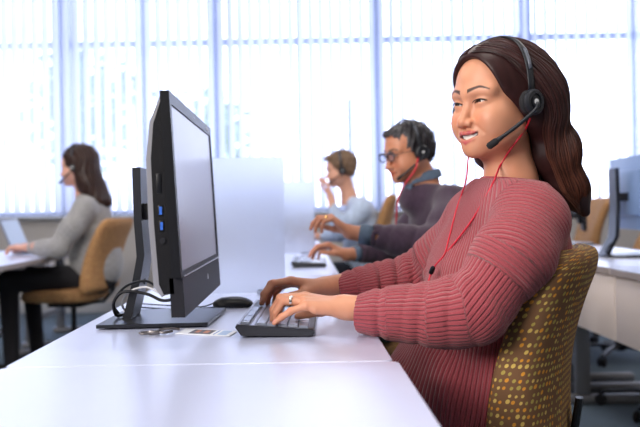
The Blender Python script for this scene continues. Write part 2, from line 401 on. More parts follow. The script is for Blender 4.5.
# ================================================================== all-in-one computer on the near desk
M_shell = mat('silver_back_shell', (0.30, 0.30, 0.33), 0.32, metal=0.35)
M_side = mat('textured_black_side', (0.006, 0.006, 0.008), 0.5, spec=.15, noise=(500, .6), bump=(700, .3))
M_stand = mat('stand_plastic', (0.009, 0.010, 0.015), 0.30, spec=0.5)
M_screen = mat('lit_screen', (0.02, 0.02, 0.03), 0.25, emis=((0.58, 0.54, 0.70), 0.20), spec=0.4, coat=.1, coat_rough=.15)
M_blue = mat('usb_blue', (0.02, 0.12, 0.55), 0.4, emis=None)
M_silver = mat('silver_trim', (0.6, 0.6, 0.66), 0.25, metal=.8)
M_white = mat('white_plastic', (0.75, 0.76, 0.78), 0.45)
mon = thing('desktop_computer', (-.33, 1.86, ZD), 0, 'large black all-in-one computer on a bent stand on the near desk', 'computer')
Y0, Y1, ZB, ZT = 1.45, 2.12, .789, 1.203
def fx(z): return -.214 - (z - ZB) * .0484            # front plane leans back
tilt = Matrix.Rotation(-math.atan(.0484), 4, 'Y')
def prof(mb, pts, y0, y1): return mb.prism(pts, 'y', y0, y1)
zc = .862                                              # top of the chin bar
bez = MB(); T = .017; sc0, sc1, scz0, scz1 = Y0 + .020, Y1 - .020, zc + .010, ZT - .022
def fr(mb, ya, yb, za, zb, d0=0., d1=T): return mb.prism([(fx(za) - d0, za), (fx(zb) - d0, zb), (fx(zb) - d1, zb), (fx(za) - d1, za)], 'y', ya, yb)
fr(bez, Y0, sc0, zc, ZT); fr(bez, sc1, Y1, zc, ZT); fr(bez, sc0, sc1, scz1, ZT); fr(bez, sc0, sc1, zc, scz0); fr(bez, sc0, sc1, scz0, scz1, .004, T)
adopt(bez.build('bezel', M_black), mon)
adopt(fr(MB(), sc0 + .001, sc1 - .001, scz0 + .001, scz1 - .001, .0025, .0038).build('screen', M_screen), mon)
adopt(fr(MB(), Y0 + .012, Y1 - .012, ZB, zc - .001, -.001, .024).build('speaker_bar', M_dgrey), mon)
adopt(fr(MB(), Y0 + .03, Y1 - .03, zc - .0005, zc + .0022, -.0015, .002).build('trim_strip', M_silver), mon)
zl = (ZB + zc) / 2 + .008; lg = MB()
lg.prism([(1.84, zl - .006), (1.852, zl - .006), (1.846, zl + .006)], 'x', fx(zl) + .0005, fx(zl) + .0018)
adopt(lg.build('logo', M_white), mon)
adopt(MB().lathe([(.0001, 0), (.003, 0), (.003, .001), (.0001, .001)], (fx(ZT - .011) + .0002, (Y0 + Y1) / 2, ZT - .011), 12, Matrix.Rotation(PI / 2, 4, 'Y')).build('camera_lens', M_silver), mon)
for k, y in enumerate((2.02, 2.045, 2.07)):
    adopt(MB().box((fx(ZT - .011) + .0003, y, ZT - .011), (.0012, .012, .006), .0004).build('sticker', M_white), mon)
body = [(fx(1.19) - T, 1.19), (fx(1.15) - .034, 1.145), (fx(1.08) - .043, 1.08), (fx(.96) - .045, .96), (fx(.85) - .043, .85), (fx(.832) - .036, .832), (fx(.832) - T + .001, .832)]
adopt(prof(MB(), body, Y0 + .012, Y1 - .012).build('rear_housing', M_side), mon)
sh = [(x - .0005, z) for x, z in body[:-1]]; sh2 = [(fx(1.19) - T - .003, 1.196), (fx(1.15) - .042, 1.148), (fx(1.08) - .053, 1.08), (fx(.96) - .056, .96), (fx(.85) - .054, .845), (fx(.832) - .040, .826)]
adopt(prof(MB(), sh + sh2[::-1], Y0 + .018, Y1 - .018).build('back_cover', M_shell), mon)
ys = Y0 + .0118
for z, hh, m, nm in ((.985, .020, M_blue, 'usb_port'), (.957, .020, M_blue, 'usb_port'), (1.035, .036, M_black, 'card_slot')):
    xm = fx(z) - .031
    sl = MB().box((xm, ys, z), (.0095, .0022, hh), .0006)
    o = adopt(sl.build(nm, M_black), mon)
    if m is M_blue: o['label'] = 'blue USB port'; adopt(MB().box((xm, ys - .0012, z), (.005, .001, hh * .72)).build('port_tongue', m), o)
adopt(MB().lathe([(.0001, 0), (.0045, 0), (.0055, .001), (.0055, .002), (.0001, .002)], (fx(.93) - .031, ys - .001, .93), 14, Matrix.Rotation(PI / 2, 4, 'X')).build('audio_jack', M_dgrey), mon)
# stand
st = [(-.381, 1.086), (-.379, .96), (-.374, .882), (-.384, .83), (-.409, ZD + .010), (-.389, ZD + .010), (-.366, .83), (-.356, .885), (-.361, .96), (-.362, 1.086)]
adopt(prof(MB(), st, 1.822, 1.925).build('stand_column', M_stand), mon)
adopt(MB().box((-.325, 1.872, .985), (.085, .07, .038), .006).build('tilt_hinge', M_blackm), mon)
bp = MB().prism([(-.445, 1.728), (-.205, 1.742), (-.190, 2.005), (-.442, 2.01)], 'z', ZD + .0035, ZD + .011)
adopt(bp.build('stand_base', M_stand), mon)
adopt(MB().box((-.32, 1.87, ZD + .0018), (.20, .22, .0034)).build('rubber_pad', M_blackm), mon)
hole = MB().lathe([(.0001, 0), (.012, 0), (.012, .0015), (.0001, .0015)], (0, 0, 0), 18, Matrix.Rotation(PI / 2, 4, 'Y'))
for i, v in enumerate(hole.v): hole.v[i] = (-.368 + v[0] + .0, 1.873 + v[1], .835 + v[2] * 1.7)
adopt(hole.build('cable_hole', M_blackm), mon)
# cables from the computer's back round the stand
def cable(name, pts, r, m, label, grp=None): return tag(line(pts, r).build(name, m, smooth=True), label, 'cable', grp)
cable('power_cable', [(-.262, 1.72, .84), (-.27, 1.74, .80), (-.31, 1.79, .785), (-.35, 1.80, .80), (-.40, 1.80, .805), (-.425, 1.81, .78), (-.425, 1.83, .75), (-.415, 1.86, .746)], .0036, M_blackm, 'thick black power cable looping low around the monitor stand', 'cables at the computer stand')
cable('video_cable', [(-.262, 1.70, .845), (-.30, 1.74, .815), (-.345, 1.78, .83), (-.39, 1.80, .82), (-.418, 1.81, .795), (-.432, 1.84, .77), (-.43, 1.88, .746)], .0030, M_black, 'black video cable looping high around the monitor stand', 'cables at the computer stand')
cable('network_cable', [(-.262, 1.77, .843), (-.30, 1.78, .80), (-.35, 1.80, .815), (-.395, 1.812, .80), (-.41, 1.83, .77), (-.405, 1.87, .748), (-.43, 1.93, .746)], .0026, mat('grey_cable', (.5, .5, .53), .5), 'pale grey network cable between the black ones at the stand', 'cables at the computer stand')
cable('keyboard_cable', [(-.115, 2.04, .745), (-.15, 2.10, .7345), (-.23, 2.07, .7345), (-.29, 2.04, .7345), (-.36, 2.06, .7345), (-.45, 2.12, .7345)], .0018, M_black, 'thin black keyboard cable running behind the stand base', 'thin cables behind the computer')
cable('mouse_cable', [(-.230, 2.098, .742), (-.26, 2.09, .7345), (-.30, 2.11, .7345), (-.37, 2.14, .7345), (-.46, 2.20, .7345)], .0018, M_black, 'thin black mouse cable trailing from the mouse on the near desk', 'thin cables behind the computer')
# mouse
def mouse(c, rz, label, grp=None):
    t = thing('computer_mouse', (c[0], c[1], c[2]), rz, label, 'mouse', grp); t.rotation_euler.z = 0
    m = MB(); n = 14; rows = []
    for i in range(n + 1):
        u = -1 + 2 * i / n; wd = .031 * (max(0, 1 - abs(u) ** 3.2)) ** .5 + .0008; hh = .024 * (max(0, 1 - abs(u * .96 + .06) ** 2.6)) ** .6 + .002
        rows.append([(u * .055, wd * math.cos(a) * (1.0 if a < 10 else 1), .002 + hh * max(0, math.sin(a)) ** .7) for a in [PI * k / 12 for k in range(13)]])
    vs = [p for r in rows for p in r]; fs = [(i * 13 + k, i * 13 + k + 1, (i + 1) * 13 + k + 1, (i + 1) * 13 + k) for i in range(n) for k in range(12)]
    fs += [(i * 13 + 12, i * 13, (i + 1) * 13, (i + 1) * 13 + 12) for i in range(n)]; fs += [tuple(range(13)), tuple(range(n * 13, n * 13 + 13))[::-1]]
    R = Matrix.Rotation(rz, 4, 'Z'); T_ = Matrix.Translation(c) @ R
    m.add([(T_ @ Vector(p))[:] for p in vs], fs); adopt(m.build('mouse_body', M_black, smooth=True), t)
    adopt(MB().lathe([(.0001, -.003), (.007, -.003), (.007, .003), (.0001, .003)], T_ @ Vector((-.030, 0, .0195)), 12, R @ Matrix.Rotation(PI / 2, 4, 'X')).build('scroll_wheel', M_dgrey), t)
    adopt(MB().box((0, 0, 0), (.03, .0008, .002), 0, Matrix.Identity(4)).build('button_seam', M_dgrey), t) if False else None
    return t
mouse((-.178, 2.105, ZD), math.radians(8), 'black computer mouse behind the near keyboard beside the frosted divider', 'computer mice')

# ================================================================== keyboards
M_key = mat('key_plastic', (0.24, 0.27, 0.37), 0.30, spec=1.0, coat=1, coat_rough=.25)
M_key.node_tree.nodes['Principled BSDF'].inputs['Coat IOR'].default_value = 1.9
M_kb = mat('keyboard_body', (0.020, 0.021, 0.028), 0.42)
M_kbt = mat('keyboard_top_frame', (0.015, 0.016, 0.024), 0.35, spec=.6)
def keyboard(origin, rz, label, grp, full=True):
    """long axis +y, user on the +x side; origin = near user-far corner on the table"""
    t = thing('keyboard', origin, 0, label, 'keyboard', grp)
    W, L = .158, .445
    bd = MB().prism([(.012, .004), (.150, .002), (.1575, .008), (.158, .013), (.002, .025), (0, .021)], 'y', 0, L)
    objs = [adopt(bd.build('keyboard_case', M_kb), t)]
    sl = (.013 - .025) / (.156)
    def zt(x): return .025 + (x - .002) * sl
    fr_ = MB().prism([(.0025, zt(.0025)), (.155, zt(.155)), (.155, zt(.155) + .0016), (.0025, zt(.0025) + .0016)], 'y', .002, L - .002)
    objs.append(adopt(fr_.build('top_frame', M_kbt), t))
    stp = MB()
    for xa, xb in ((.0030, .0075), (.0315, .0375)): stp.prism([(xa, zt(xa) + .0012), (xb, zt(xb) + .0012), (xb, zt(xb) + .0026), (xa, zt(xa) + .0026)], 'y', .003, L - .003)
    o = adopt(stp.build('trim_strip', MATS.get('kb_strip') or mat('kb_strip', (.34, .36, .50), .3, spec=.8)), t); o['label'] = 'pale lavender strips beside the function keys'; objs.append(o)
    keys = []
    U = .0188
    def key(x, y, wx, wy):
        m = MB(); z = zt(x) + .0012; b = .0008; a = [(x - wx / 2 + b, y - wy / 2 + b), (x + wx / 2 - b, y - wy / 2 + b), (x + wx / 2 - b, y + wy / 2 - b), (x - wx / 2 + b, y + wy / 2 - b)]
        tp = [(x + (p[0] - x) * .88, y + (p[1] - y) * .90) for p in a]
        m.add([(p[0], p[1], z) for p in a] + [(p[0], p[1], zt(p[0]) + .0062) for p in tp] + [(x, y, zt(x) + .0061)],
              [(0, 1, 5, 4), (1, 2, 6, 5), (2, 3, 7, 6), (3, 0, 4, 7), (3, 2, 1, 0), (4, 5, 8), (5, 6, 8), (6, 7, 8), (7, 4, 8)])
        keys.append(m)
    xs = [.019] + [.0505 + i * .0213 for i in range(5)]
    y = .014
    for k in range(13): key(xs[0], y + U * (k + (k > 0) * .5 + (k > 4) * .4 + (k > 8) * .4) * .93 + .009, U * .9, U * .93)
    rows = [[1] * 13 + [2], [1.5] + [1] * 12 + [1.5], [1.75] + [1] * 11 + [2.25], [2.25] + [1] * 10 + [2.75], [1.25, 1.25, 1.25, 6.25, 1.25, 1.25, 1.25, 1.25]]
    for r, row in enumerate(rows):
        yy = y
        for wd in row:
            key(xs[r + 1], yy + wd * U / 2, .0213, wd * U); yy += wd * U
    yy = y + 15.3 * U
    for r in range(5):
        for k in range(3):
            if r in (0, 1) or (r == 4) or (r == 3 and k == 1): key(xs[r + 1], yy + U * (k + .5), .0213, U)
    yy += 3.3 * U
    for r in range(5):
        for k in range(3):
            if r == 4 and k == 1: continue
            key(xs[r + 1], yy + U * (k + .5), .0213, U)
    if full:
        for m in keys[:100]: objs.append(adopt(m.build('key', M_key), t))
    else:
        al = MB()
        for m in keys: al.add(m.v, m.f)
        o = adopt(al.build('keys', M_key), t); objs.append(o)
    for y_ in (.03, L - .05): objs.append(adopt(MB().box((.025, y_, .0022), (.018, .014, .0044), .001).build('foot', M_blackm), t))
    for o in objs:  # built at the origin; move with the root
        o.matrix_parent_inverse = Matrix.Identity(4)
    t.rotation_euler.z = rz
    return t
keyboard((-.133, 1.588, ZD), math.radians(-2.0), 'black keyboard under the hands of the woman in pink', 'black keyboards')
keyboard((-.045, 3.53, ZD), math.radians(-1.0), 'black keyboard in front of the man with glasses', 'black keyboards', False)
# badge with lanyard clip
bd = thing('name_badge', (-.205, 1.67, ZD), 0, 'plastic badge with small photo and metal clip lying before the stand', 'badge')
def flat(pts, z, h): return MB().prism([tuple(p) for p in pts], 'z', z, z + h)
c0 = [(-.262, 1.652), (-.146, 1.606), (-.135, 1.672), (-.250, 1.720)]
def bl(u, v): a, b, c, d = [Vector(q) for q in c0]; return a.lerp(b, u).lerp(d.lerp(c, u), v)
adopt(flat(c0, ZD + .0006, .0012).build('card', mat('badge_white', (.88, .90, .94), .4)), bd)
def patch(u0, u1, v0, v1, z=.0019): return flat([bl(u0, v0), bl(u1, v0), bl(u1, v1), bl(u0, v1)], ZD + z, .0003)
ph = adopt(patch(.22, .62, .12, .88).build('photo', mat('badge_photo', (.055, .05, .07), .4)), bd)
adopt(patch(.30, .38, .30, .72, .0023).build('portrait_face', mat('badge_face', (.50, .22, .14), .5)), ph)
adopt(patch(.46, .55, .28, .72, .0023).build('portrait_face', MATS['badge_face']), ph)
adopt(patch(.68, .70, .1, .9).build('printed_line', mat('badge_blue', (.10, .22, .60), .4)), bd)
adopt(patch(.76, .92, .1, .9).build('printed_band', mat('badge_pale_blue', (.40, .55, .80), .4)), bd)
clip = MB().tube(spline([(-.258, 1.682, ZD + .006), (-.275, 1.672, ZD + .009), (-.292, 1.668, ZD + .008), (-.300, 1.655, ZD + .006), (-.285, 1.645, ZD + .005), (-.268, 1.655, ZD + .006)], 5), .0028, 8)
clip.box((-.305, 1.650, ZD + .005), (.022, .012, .009), .002)
adopt(clip.build('clip', mat('clip_metal', (.22, .20, .20), .35, metal=.8)), bd)
adopt(MB().tube(spline([(-.304, 1.65, ZD + .004), (-.32, 1.662, ZD + .004), (-.335, 1.655, ZD + .004), (-.33, 1.64, ZD + .004), (-.312, 1.64, ZD + .004)], 5), .0022, 6).build('split_ring', MATS['clip_metal']), bd)

# ================================================================== chairs
def dotted(name, base, cols, scale, thr):
    m = bpy.data.materials.new(name); m.use_nodes = True; n = m.node_tree; b = n.nodes['Principled BSDF']
    b.inputs['Roughness'].default_value = .85; b.inputs['Specular IOR Level'].default_value = .2
    uv = n.nodes.new('ShaderNodeAttribute'); uv.attribute_name = 'fabric_uv'
    mp = n.nodes.new('ShaderNodeMapping'); mp.inputs['Scale'].default_value = (scale, scale * .92, 1); n.links.new(uv.outputs['Vector'], mp.inputs[0])
    vo = n.nodes.new('ShaderNodeTexVoronoi'); vo.voronoi_dimensions = '2D'; vo.inputs['Scale'].default_value = 1; vo.inputs['Randomness'].default_value = .28
    n.links.new(mp.outputs[0], vo.inputs['Vector'])
    sp = n.nodes.new('ShaderNodeSeparateColor'); n.links.new(vo.outputs['Color'], sp.inputs[0])
    ad = n.nodes.new('ShaderNodeMath'); ad.operation = 'MULTIPLY_ADD'; ad.inputs[1].default_value = .13; ad.inputs[2].default_value = thr; n.links.new(sp.outputs[1], ad.inputs[0])
    lt = n.nodes.new('ShaderNodeMath'); lt.operation = 'LESS_THAN'; n.links.new(vo.outputs['Distance'], lt.inputs[0]); n.links.new(ad.outputs[0], lt.inputs[1])
    rp = n.nodes.new('ShaderNodeValToRGB'); rp.color_ramp.interpolation = 'CONSTANT'
    rp.color_ramp.elements[0].color = (*cols[0], 1); rp.color_ramp.elements[1].position = .32; rp.color_ramp.elements[1].color = (*cols[1], 1)
    e = rp.color_ramp.elements.new(.62); e.color = (*cols[2], 1); e = rp.color_ramp.elements.new(.86); e.color = (*base, 1)
    n.links.new(sp.outputs[0], rp.inputs[0])
    mx = n.nodes.new('ShaderNodeMix'); mx.data_type = 'RGBA'; mx.inputs['A'].default_value = (*base, 1)
    n.links.new(lt.outputs[0], mx.inputs['Factor']); n.links.new(rp.outputs[0], mx.inputs['B']); n.links.new(mx.outputs['Result'], b.inputs['Base Color'])
    t = n.nodes.new('ShaderNodeTexNoise'); t.inputs['Scale'].default_value = 900; tco = n.nodes.new('ShaderNodeTexCoord'); n.links.new(tco.outputs['Object'], t.inputs['Vector'])
    bp = n.nodes.new('ShaderNodeBump'); bp.inputs['Strength'].default_value = .35; bp.inputs['Distance'].default_value = .001; n.links.new(t.outputs[0], bp.inputs['Height']); n.links.new(bp.outputs[0], b.inputs['Normal'])
    return m
M_dots = dotted('brown_dotted_fabric', (.185, .095, .048), [(.70, .30, .04), (.42, .32, .08), (.66, .46, .12)], 78, .20)
M_dots_far = dotted('golden_dotted_fabric', (.36, .18, .085), [(.56, .32, .13), (.44, .27, .12), (.50, .30, .13)], 96, .30)
def loft(rings, uvs=None):
    """closed rings of equal length -> vertices, faces"""
    n = len(rings[0]); vs = [p for r in rings for p in r]
    fs = [(i * n + k, i * n + (k + 1) % n, (i + 1) * n + (k + 1) % n, (i + 1) * n + k) for i in range(len(rings) - 1) for k in range(n)]
    fs += [tuple(range(n))[::-1], tuple(range((len(rings) - 1) * n, len(rings) * n))]; return vs, fs
def sq(a, e):
    c, s = math.cos(a), math.sin(a); return math.copysign(abs(c) ** (2 / e), c), math.copysign(abs(s) ** (2 / e), s)
def upholstered(name, rings, uv, m, parent):
    mb = MB(); v, f = loft(rings); mb.add(v, f); o = mb.build(name, m, smooth=True)
    vec_attr(o.data, 'fabric_uv', uv); return adopt(o, parent)
def office_chair(loc, rz, label, grp, fabric, back_h=(.45, .905), recline=.17, seat_z=.47, full=True, bw=.235, bt=.056):
    t = thing('office_chair', (0, 0, 0), 0, label, 'chair', grp)
    # backrest: x is front-back (front = -x)
    rings = []; uv = []; N = 40; z0, z1 = back_h; K = 26
    for i in range(K + 1):
        u = i / K; z = z0 + (z1 - z0) * (1 - (1 - u) ** 1.35 if u > .5 else u * (1 - .5 ** 1.35) / .5)
        h = (z - z0) / (z1 - z0); e = max(0, (h - .86) / .14); c = math.sqrt(max(0, 1 - e ** 2.2))
        e0 = max(0, (.10 - h) / .10); c0 = math.sqrt(max(0, 1 - e0 ** 2.2))
        ht = (bt - .36 * bt * h) * (.18 + .82 * c * c0); hw = (bw - .012 * h) * (.80 + .20 * c) * (.88 + .12 * c0)
        xc = .20 + recline * h - .035 * math.sin(h * PI)
        ring = []; per = 0; prev = None
        for k in range(N):
            a = 2 * PI * k / N + .01; cx, cy = sq(a, 3.6); curve = -.03 * (cy * cy)
            p = (xc + cx * ht + curve, cy * hw, z)
            if prev: per += math.dist(prev, p)
            prev = p; ring.append(p); uv.append((per, z + .045 * (e ** 3) , 0))
        rings.append(ring)
    upholstered('backrest', rings, uv, fabric, t)
    rings = []; uv = []
    for i in range(15):
        u = i / 14; e = abs(u * 2 - 1); c = math.sqrt(max(0, 1 - e ** 3)); z = seat_z - .085 + .085 * u
        ring = []
        for k in range(N):
            a = 2 * PI * k / N; cx, cy = sq(a, 3.2); p = (-.05 + cx * (.20 + .04 * c), cy * (.19 + .05 * c), z + (.012 * (cx * cx) if cx > 0 else -.02 * cx * cx) * u)
            ring.append(p); uv.append((p[0], p[1] + p[2], 0))
        rings.append(ring)
    upholstered('seat', rings, uv, fabric, t)
    adopt(MB().box((-.02, 0, seat_z - .10), (.22, .20, .04), .01).tube([(.08, 0, seat_z - .10), (.20, 0, seat_z - .09), (.265, 0, seat_z - .02), (.285, 0, seat_z + .10)], [.02, .022, .02, .016], 10, .5).build('back_bracket', M_black), t)
    adopt(MB().lathe([(.025, .10), (.025, .26), (.016, .26), (.016, seat_z - .11)], (0, 0, 0), 16).build('gas_column', M_black), t)
    base = MB().lathe([(.04, .06), (.045, .085), (.03, .11), (.001, .11)], (0, 0, 0), 16).build('hub', M_black); adopt(base, t)
    for k in range(5):
        a = 2 * PI * k / 5 + .3; d = Vector((math.cos(a), math.sin(a), 0)); s = Vector((-d.y, d.x, 0))
        lg_ = adopt(MB().tube([d * .03 + Vector((0, 0, .09)), d * .16 + Vector((0, 0, .085)), d * .30 + Vector((0, 0, .062))], [.024, .02, .014], 8, .6).build('base_leg', M_black), t)
        for q in (-1, 1):
            M_ = Matrix(((s.x, d.x, 0, 0), (s.y, d.y, 0, 0), (0, 0, 1, 0), (0, 0, 0, 1))) @ Matrix.Rotation(PI / 2, 4, 'Y')
            adopt(MB().lathe([(.001, -.008), (.024, -.008), (.027, -.004), (.027, .004), (.024, .008), (.001, .008)], d * .30 + s * (.014 * q) + Vector((0, 0, .027)), 14, M_).build('castor', M_blackm), lg_)
    for o in t.children: o.matrix_parent_inverse = Matrix.Identity(4)
    t.location = loc; t.rotation_euler.z = rz
    return t
# near chair: backrest meets the woman's back
rz = math.radians(-25)
def chair_at(bx, by, rz, **k):   # place so that the point (.285,0) of the chair (mid backrest) is at bx, by
    c, s = math.cos(rz), math.sin(rz); return (bx - .285 * c, by - .285 * s, 0)
office_chair(chair_at(.592, 1.715, rz), rz, 'brown office chair with orange and olive dots, behind the woman in pink', 'office chairs', M_dots, (.45, .893), recline=.10, bt=.068)
G = 'office chairs'
office_chair((-1.43, 5.02, 0), math.radians(-10), 'tan office chair under the woman in the grey sweater', G, M_dots_far, (.50, .955), .14, .53)
office_chair((.365, 5.72, 0), math.radians(-8), 'tan office chair behind the fair-haired woman in light blue', G, M_dots_far, (.50, 1.085), .11, .50, bw=.20)
office_chair((.60, 3.30, 0), math.radians(-5), 'tan office chair under the man with glasses', G, M_dots_far, (.45, .84), .12, .48)
office_chair((1.70, 3.64, 0), math.radians(160), 'black-based chair tucked under the right row desk, nearest of its row', 'office chairs of the right row', M_dots_far, (.45, .62), .04, .44) if False else None
office_chair((1.92, 5.95, 0), math.radians(-4), 'tan office chair whose back shows between the hair tips and the blue-grey monitor', 'office chairs of the right row', M_dots_far, (.50, 1.04), .14, .50)
office_chair((2.02, 5.10, 0), math.radians(-4), 'office chair behind the blue-grey monitor, its dark base showing under the desk', 'office chairs of the right row', M_dots_far, (.55, .90), .14, .50)
office_chair((1.73, 3.80, 0), math.radians(-10), 'office chair tucked under the right row desk, its black castors showing', 'office chairs of the right row', M_dots_far, (.50, .90), .14, .46)

# ================================================================== right row: monitor, dark monitor, clutter
M_bluegrey = mat('blue_grey_plastic', (0.20, 0.30, 0.52), 0.35, noise=(20, .06))
def rear_monitor(cx, cy, zb, zt, hw, yaw, label, m, col_x=-.10, stand=True):
    t = thing('computer_monitor', (0, 0, ZD), 0, label, 'monitor', 'monitors of the right row')
    h = zt - zb
    prt = []
    prt.append(adopt(MB().box((0, 0, (zb + zt) / 2), (.022, 2 * hw, h), .006).build('bezel', m), t))
    prt.append(adopt(MB().box((.0115, 0, (zb + zt) / 2 + .004), (.0015, 2 * hw - .03, h - .035)).build('screen', M_screen), t))
    prt.append(adopt(MB().box((-.022, 0, (zb + zt) / 2), (.03, 2 * hw * .62, h * .62), .012).build('back_cover', m), t))
    zc = (zb + zt) / 2
    prt.append(adopt(MB().box((-.055, 0, zc - .02), (.05, .09, .04), .004).build('tilt_hinge', M_blackm), t))
    sp = [(-.10, zt - .06), (-.082, zt - .06), (-.078, zc - .06), (-.085, ZD + .10), (-.13, ZD + .012), (-.155, ZD + .012), (-.105, ZD + .10), (-.096, zc - .06)]
    prt.append(adopt(MB().prism(sp, 'y', -.05, .05).build('stand_column', M_stand), t))
    prt.append(adopt(MB().prism(rrect(-.17, .06, -.13, .13, .02), 'z', ZD, ZD + .012).build('stand_base', M_stand), t))
    prt.append(adopt(MB().lathe([(.001, 0), (.02, 0), (.02, .002), (.0165, .002), (.0165, .0012), (.001, .0012)], (-.0125, hw * .80, zt - .085), 20, Matrix.Rotation(-PI / 2, 4, 'Y')).build('logo_ring', M_white), t))
    if hw > .2:
        lt = MB(); y0, zl_ = hw * .80 + .0125, zt - .085; s = .0045
        def st_(ya, za, yb, zb_):
            lt.tube([(-.0142, y0 - ya, zl_ + za), (-.0142, y0 - yb, zl_ + zb_)], .0007, 5)
        for k, strokes in enumerate([[(0, -1, 0, 1), (0, 1, .7, .6), (.7, .6, .7, -.6), (.7, -.6, 0, -1)], [(0, -1, 0, 1), (0, 1, .8, 1), (0, 0, .7, 0), (0, -1, .8, -1)], [(0, 1, 0, -1), (0, -1, .8, -1)], [(0, 1, 0, -1), (0, -1, .8, -1)]]):
            for a_, b_, c_, d_ in strokes: st_(k * .0066 + a_ * s, b_ * s, k * .0066 + c_ * s, d_ * s)
        prt.append(adopt(lt.build('logo_lettering', M_white), t))
    for o in prt: o.matrix_parent_inverse = Matrix.Identity(4); o.location.z -= ZD
    t.location = (cx, cy, ZD); t.rotation_euler.z = yaw
    return t
rear_monitor(1.635, 3.93, .86, 1.222, .275, math.radians(-2), 'large blue-grey monitor seen from behind at the right picture edge', M_bluegrey)
rear_monitor(1.84, 5.20, .82, 1.06, .18, math.radians(-16), 'small dark monitor leaning beyond the woman in pink, by the hair tips', M_black)
keyboard((1.34, 4.42, ZD), 0, 'black keyboard lying on the right row desk left of the monitor', 'black keyboards', False)
cable('monitor_cable', [(1.50, 3.86, .80), (1.46, 3.83, .76), (1.50, 3.78, .736), (1.60, 3.74, .736), (1.70, 3.60, .736)], .004, M_blackm, 'black cable curling at the foot of the blue-grey monitor', 'cables on the right row')
cable('monitor_cable', [(1.33, 3.98, .736), (1.38, 4.02, .736), (1.42, 3.98, .737), (1.44, 3.92, .736)], .004, M_blackm, 'black cable on the desk left of the blue-grey monitor', 'cables on the right row')
cable('monitor_cable', [(1.36, 3.72, .736), (1.46, 3.66, .736), (1.60, 3.60, .736), (1.75, 3.50, .736)], .003, MATS['grey_cable'], 'pale cable in front of the blue-grey monitor foot', 'cables on the right row')
cable('desk_cable', [(1.52, 3.45, .60), (1.50, 3.48, .35), (1.56, 3.5, .15), (1.58, 3.5, .01)], .006, M_blackm, 'black cable hanging under the right row desk')

# ================================================================== left row: laptop
lp = thing('laptop', (-1.83, 5.33, ZD), 0, 'open grey-blue laptop on the left desk before the woman in grey', 'laptop')
M_lap = mat('laptop_grey', (.16, .18, .24), .4)
adopt(MB().box((-1.76, 5.38, ZD + .010), (.24, .34, .018), .004).build('laptop_base', M_lap), lp)
adopt(MB().box((-1.755, 5.38, ZD + .0195), (.11, .29, .002)).build('laptop_keys', M_black), lp)
lid = MB().box((0, 0, .115), (.010, .34, .23), .003, None)
R_ = Matrix.Translation((-1.88, 5.38, ZD + .018)) @ Matrix.Rotation(math.radians(-22), 4, 'Y')
lid.v = [(R_ @ Vector(v))[:] for v in lid.v]; lid_o = adopt(lid.build('laptop_lid', M_lap), lp)
sc = MB().box((.0056, 0, .117), (.001, .31, .19)); sc.v = [(R_ @ Vector(v))[:] for v in sc.v]
adopt(sc.build('laptop_screen', mat('laptop_display', (.02, .02, .03), .3, emis=((.25, .33, .5), .6))), lid_o)
mouse((-1.72, 5.95, ZD), 0, 'black computer mouse on the left desk beyond the laptop', 'computer mice')
# ================================================================== people: shared builders
def attr_mat(name, rough=.5, spec=.5, sss=0, bumps=None, sheen=0):
    m = bpy.data.materials.new(name); m.use_nodes = True; n = m.node_tree; b = n.nodes['Principled BSDF']
    a = n.nodes.new('ShaderNodeAttribute'); a.attribute_name = 'tint'; n.links.new(a.outputs['Color'], b.inputs['Base Color'])
    b.inputs['Roughness'].default_value = rough; b.inputs['Specular IOR Level'].default_value = spec; b.inputs['Sheen Weight'].default_value = sheen
    if sss: b.inputs['Subsurface Weight'].default_value = sss; b.inputs['Subsurface Radius'].default_value = (.010, .004, .002); b.inputs['Subsurface Scale'].default_value = 1
    if bumps:
        t = n.nodes.new('ShaderNodeTexCoord'); z = n.nodes.new('ShaderNodeTexNoise'); z.inputs['Scale'].default_value = bumps[0]; z.inputs['Detail'].default_value = 3
        n.links.new(t.outputs['Object'], z.inputs['Vector']); p = n.nodes.new('ShaderNodeBump'); p.inputs['Strength'].default_value = bumps[1]; p.inputs['Distance'].default_value = .0008
        n.links.new(z.outputs[0], p.inputs['Height']); n.links.new(p.outputs[0], b.inputs['Normal'])
    return m
M_skin = attr_mat('skin', .46, .45, .12, (350, .25))
M_hair = attr_mat('hair', .42, .28)
M_knit_plain = attr_mat('plain_knit', .9, .15, 0, (260, .6), .3)
M_eye = mat('eye_white', (.62, .56, .54), .2)
M_iris = mat('dark_iris', (.02, .012, .01), .1)
M_lash = mat('eyelash_dark', (.010, .007, .006), .7)
M_teeth = mat('teeth', (.82, .78, .72), .25)
M_headset = mat('headset_plastic', (.010, .012, .018), .42, spec=.5)
M_foam = mat('ear_foam', (.010, .010, .013), .9, bump=(300, .5))
M_gold = mat('gold_ring', (.85, .55, .18), .2, metal=1)
M_ringsil = mat('silver_ring', (.75, .72, .68), .15, metal=1)
M_jeans = mat('dark_trousers', (.010, .012, .022), .85, noise=(60, .3))
M_shoe = mat('black_shoe', (.012, .012, .013), .45)

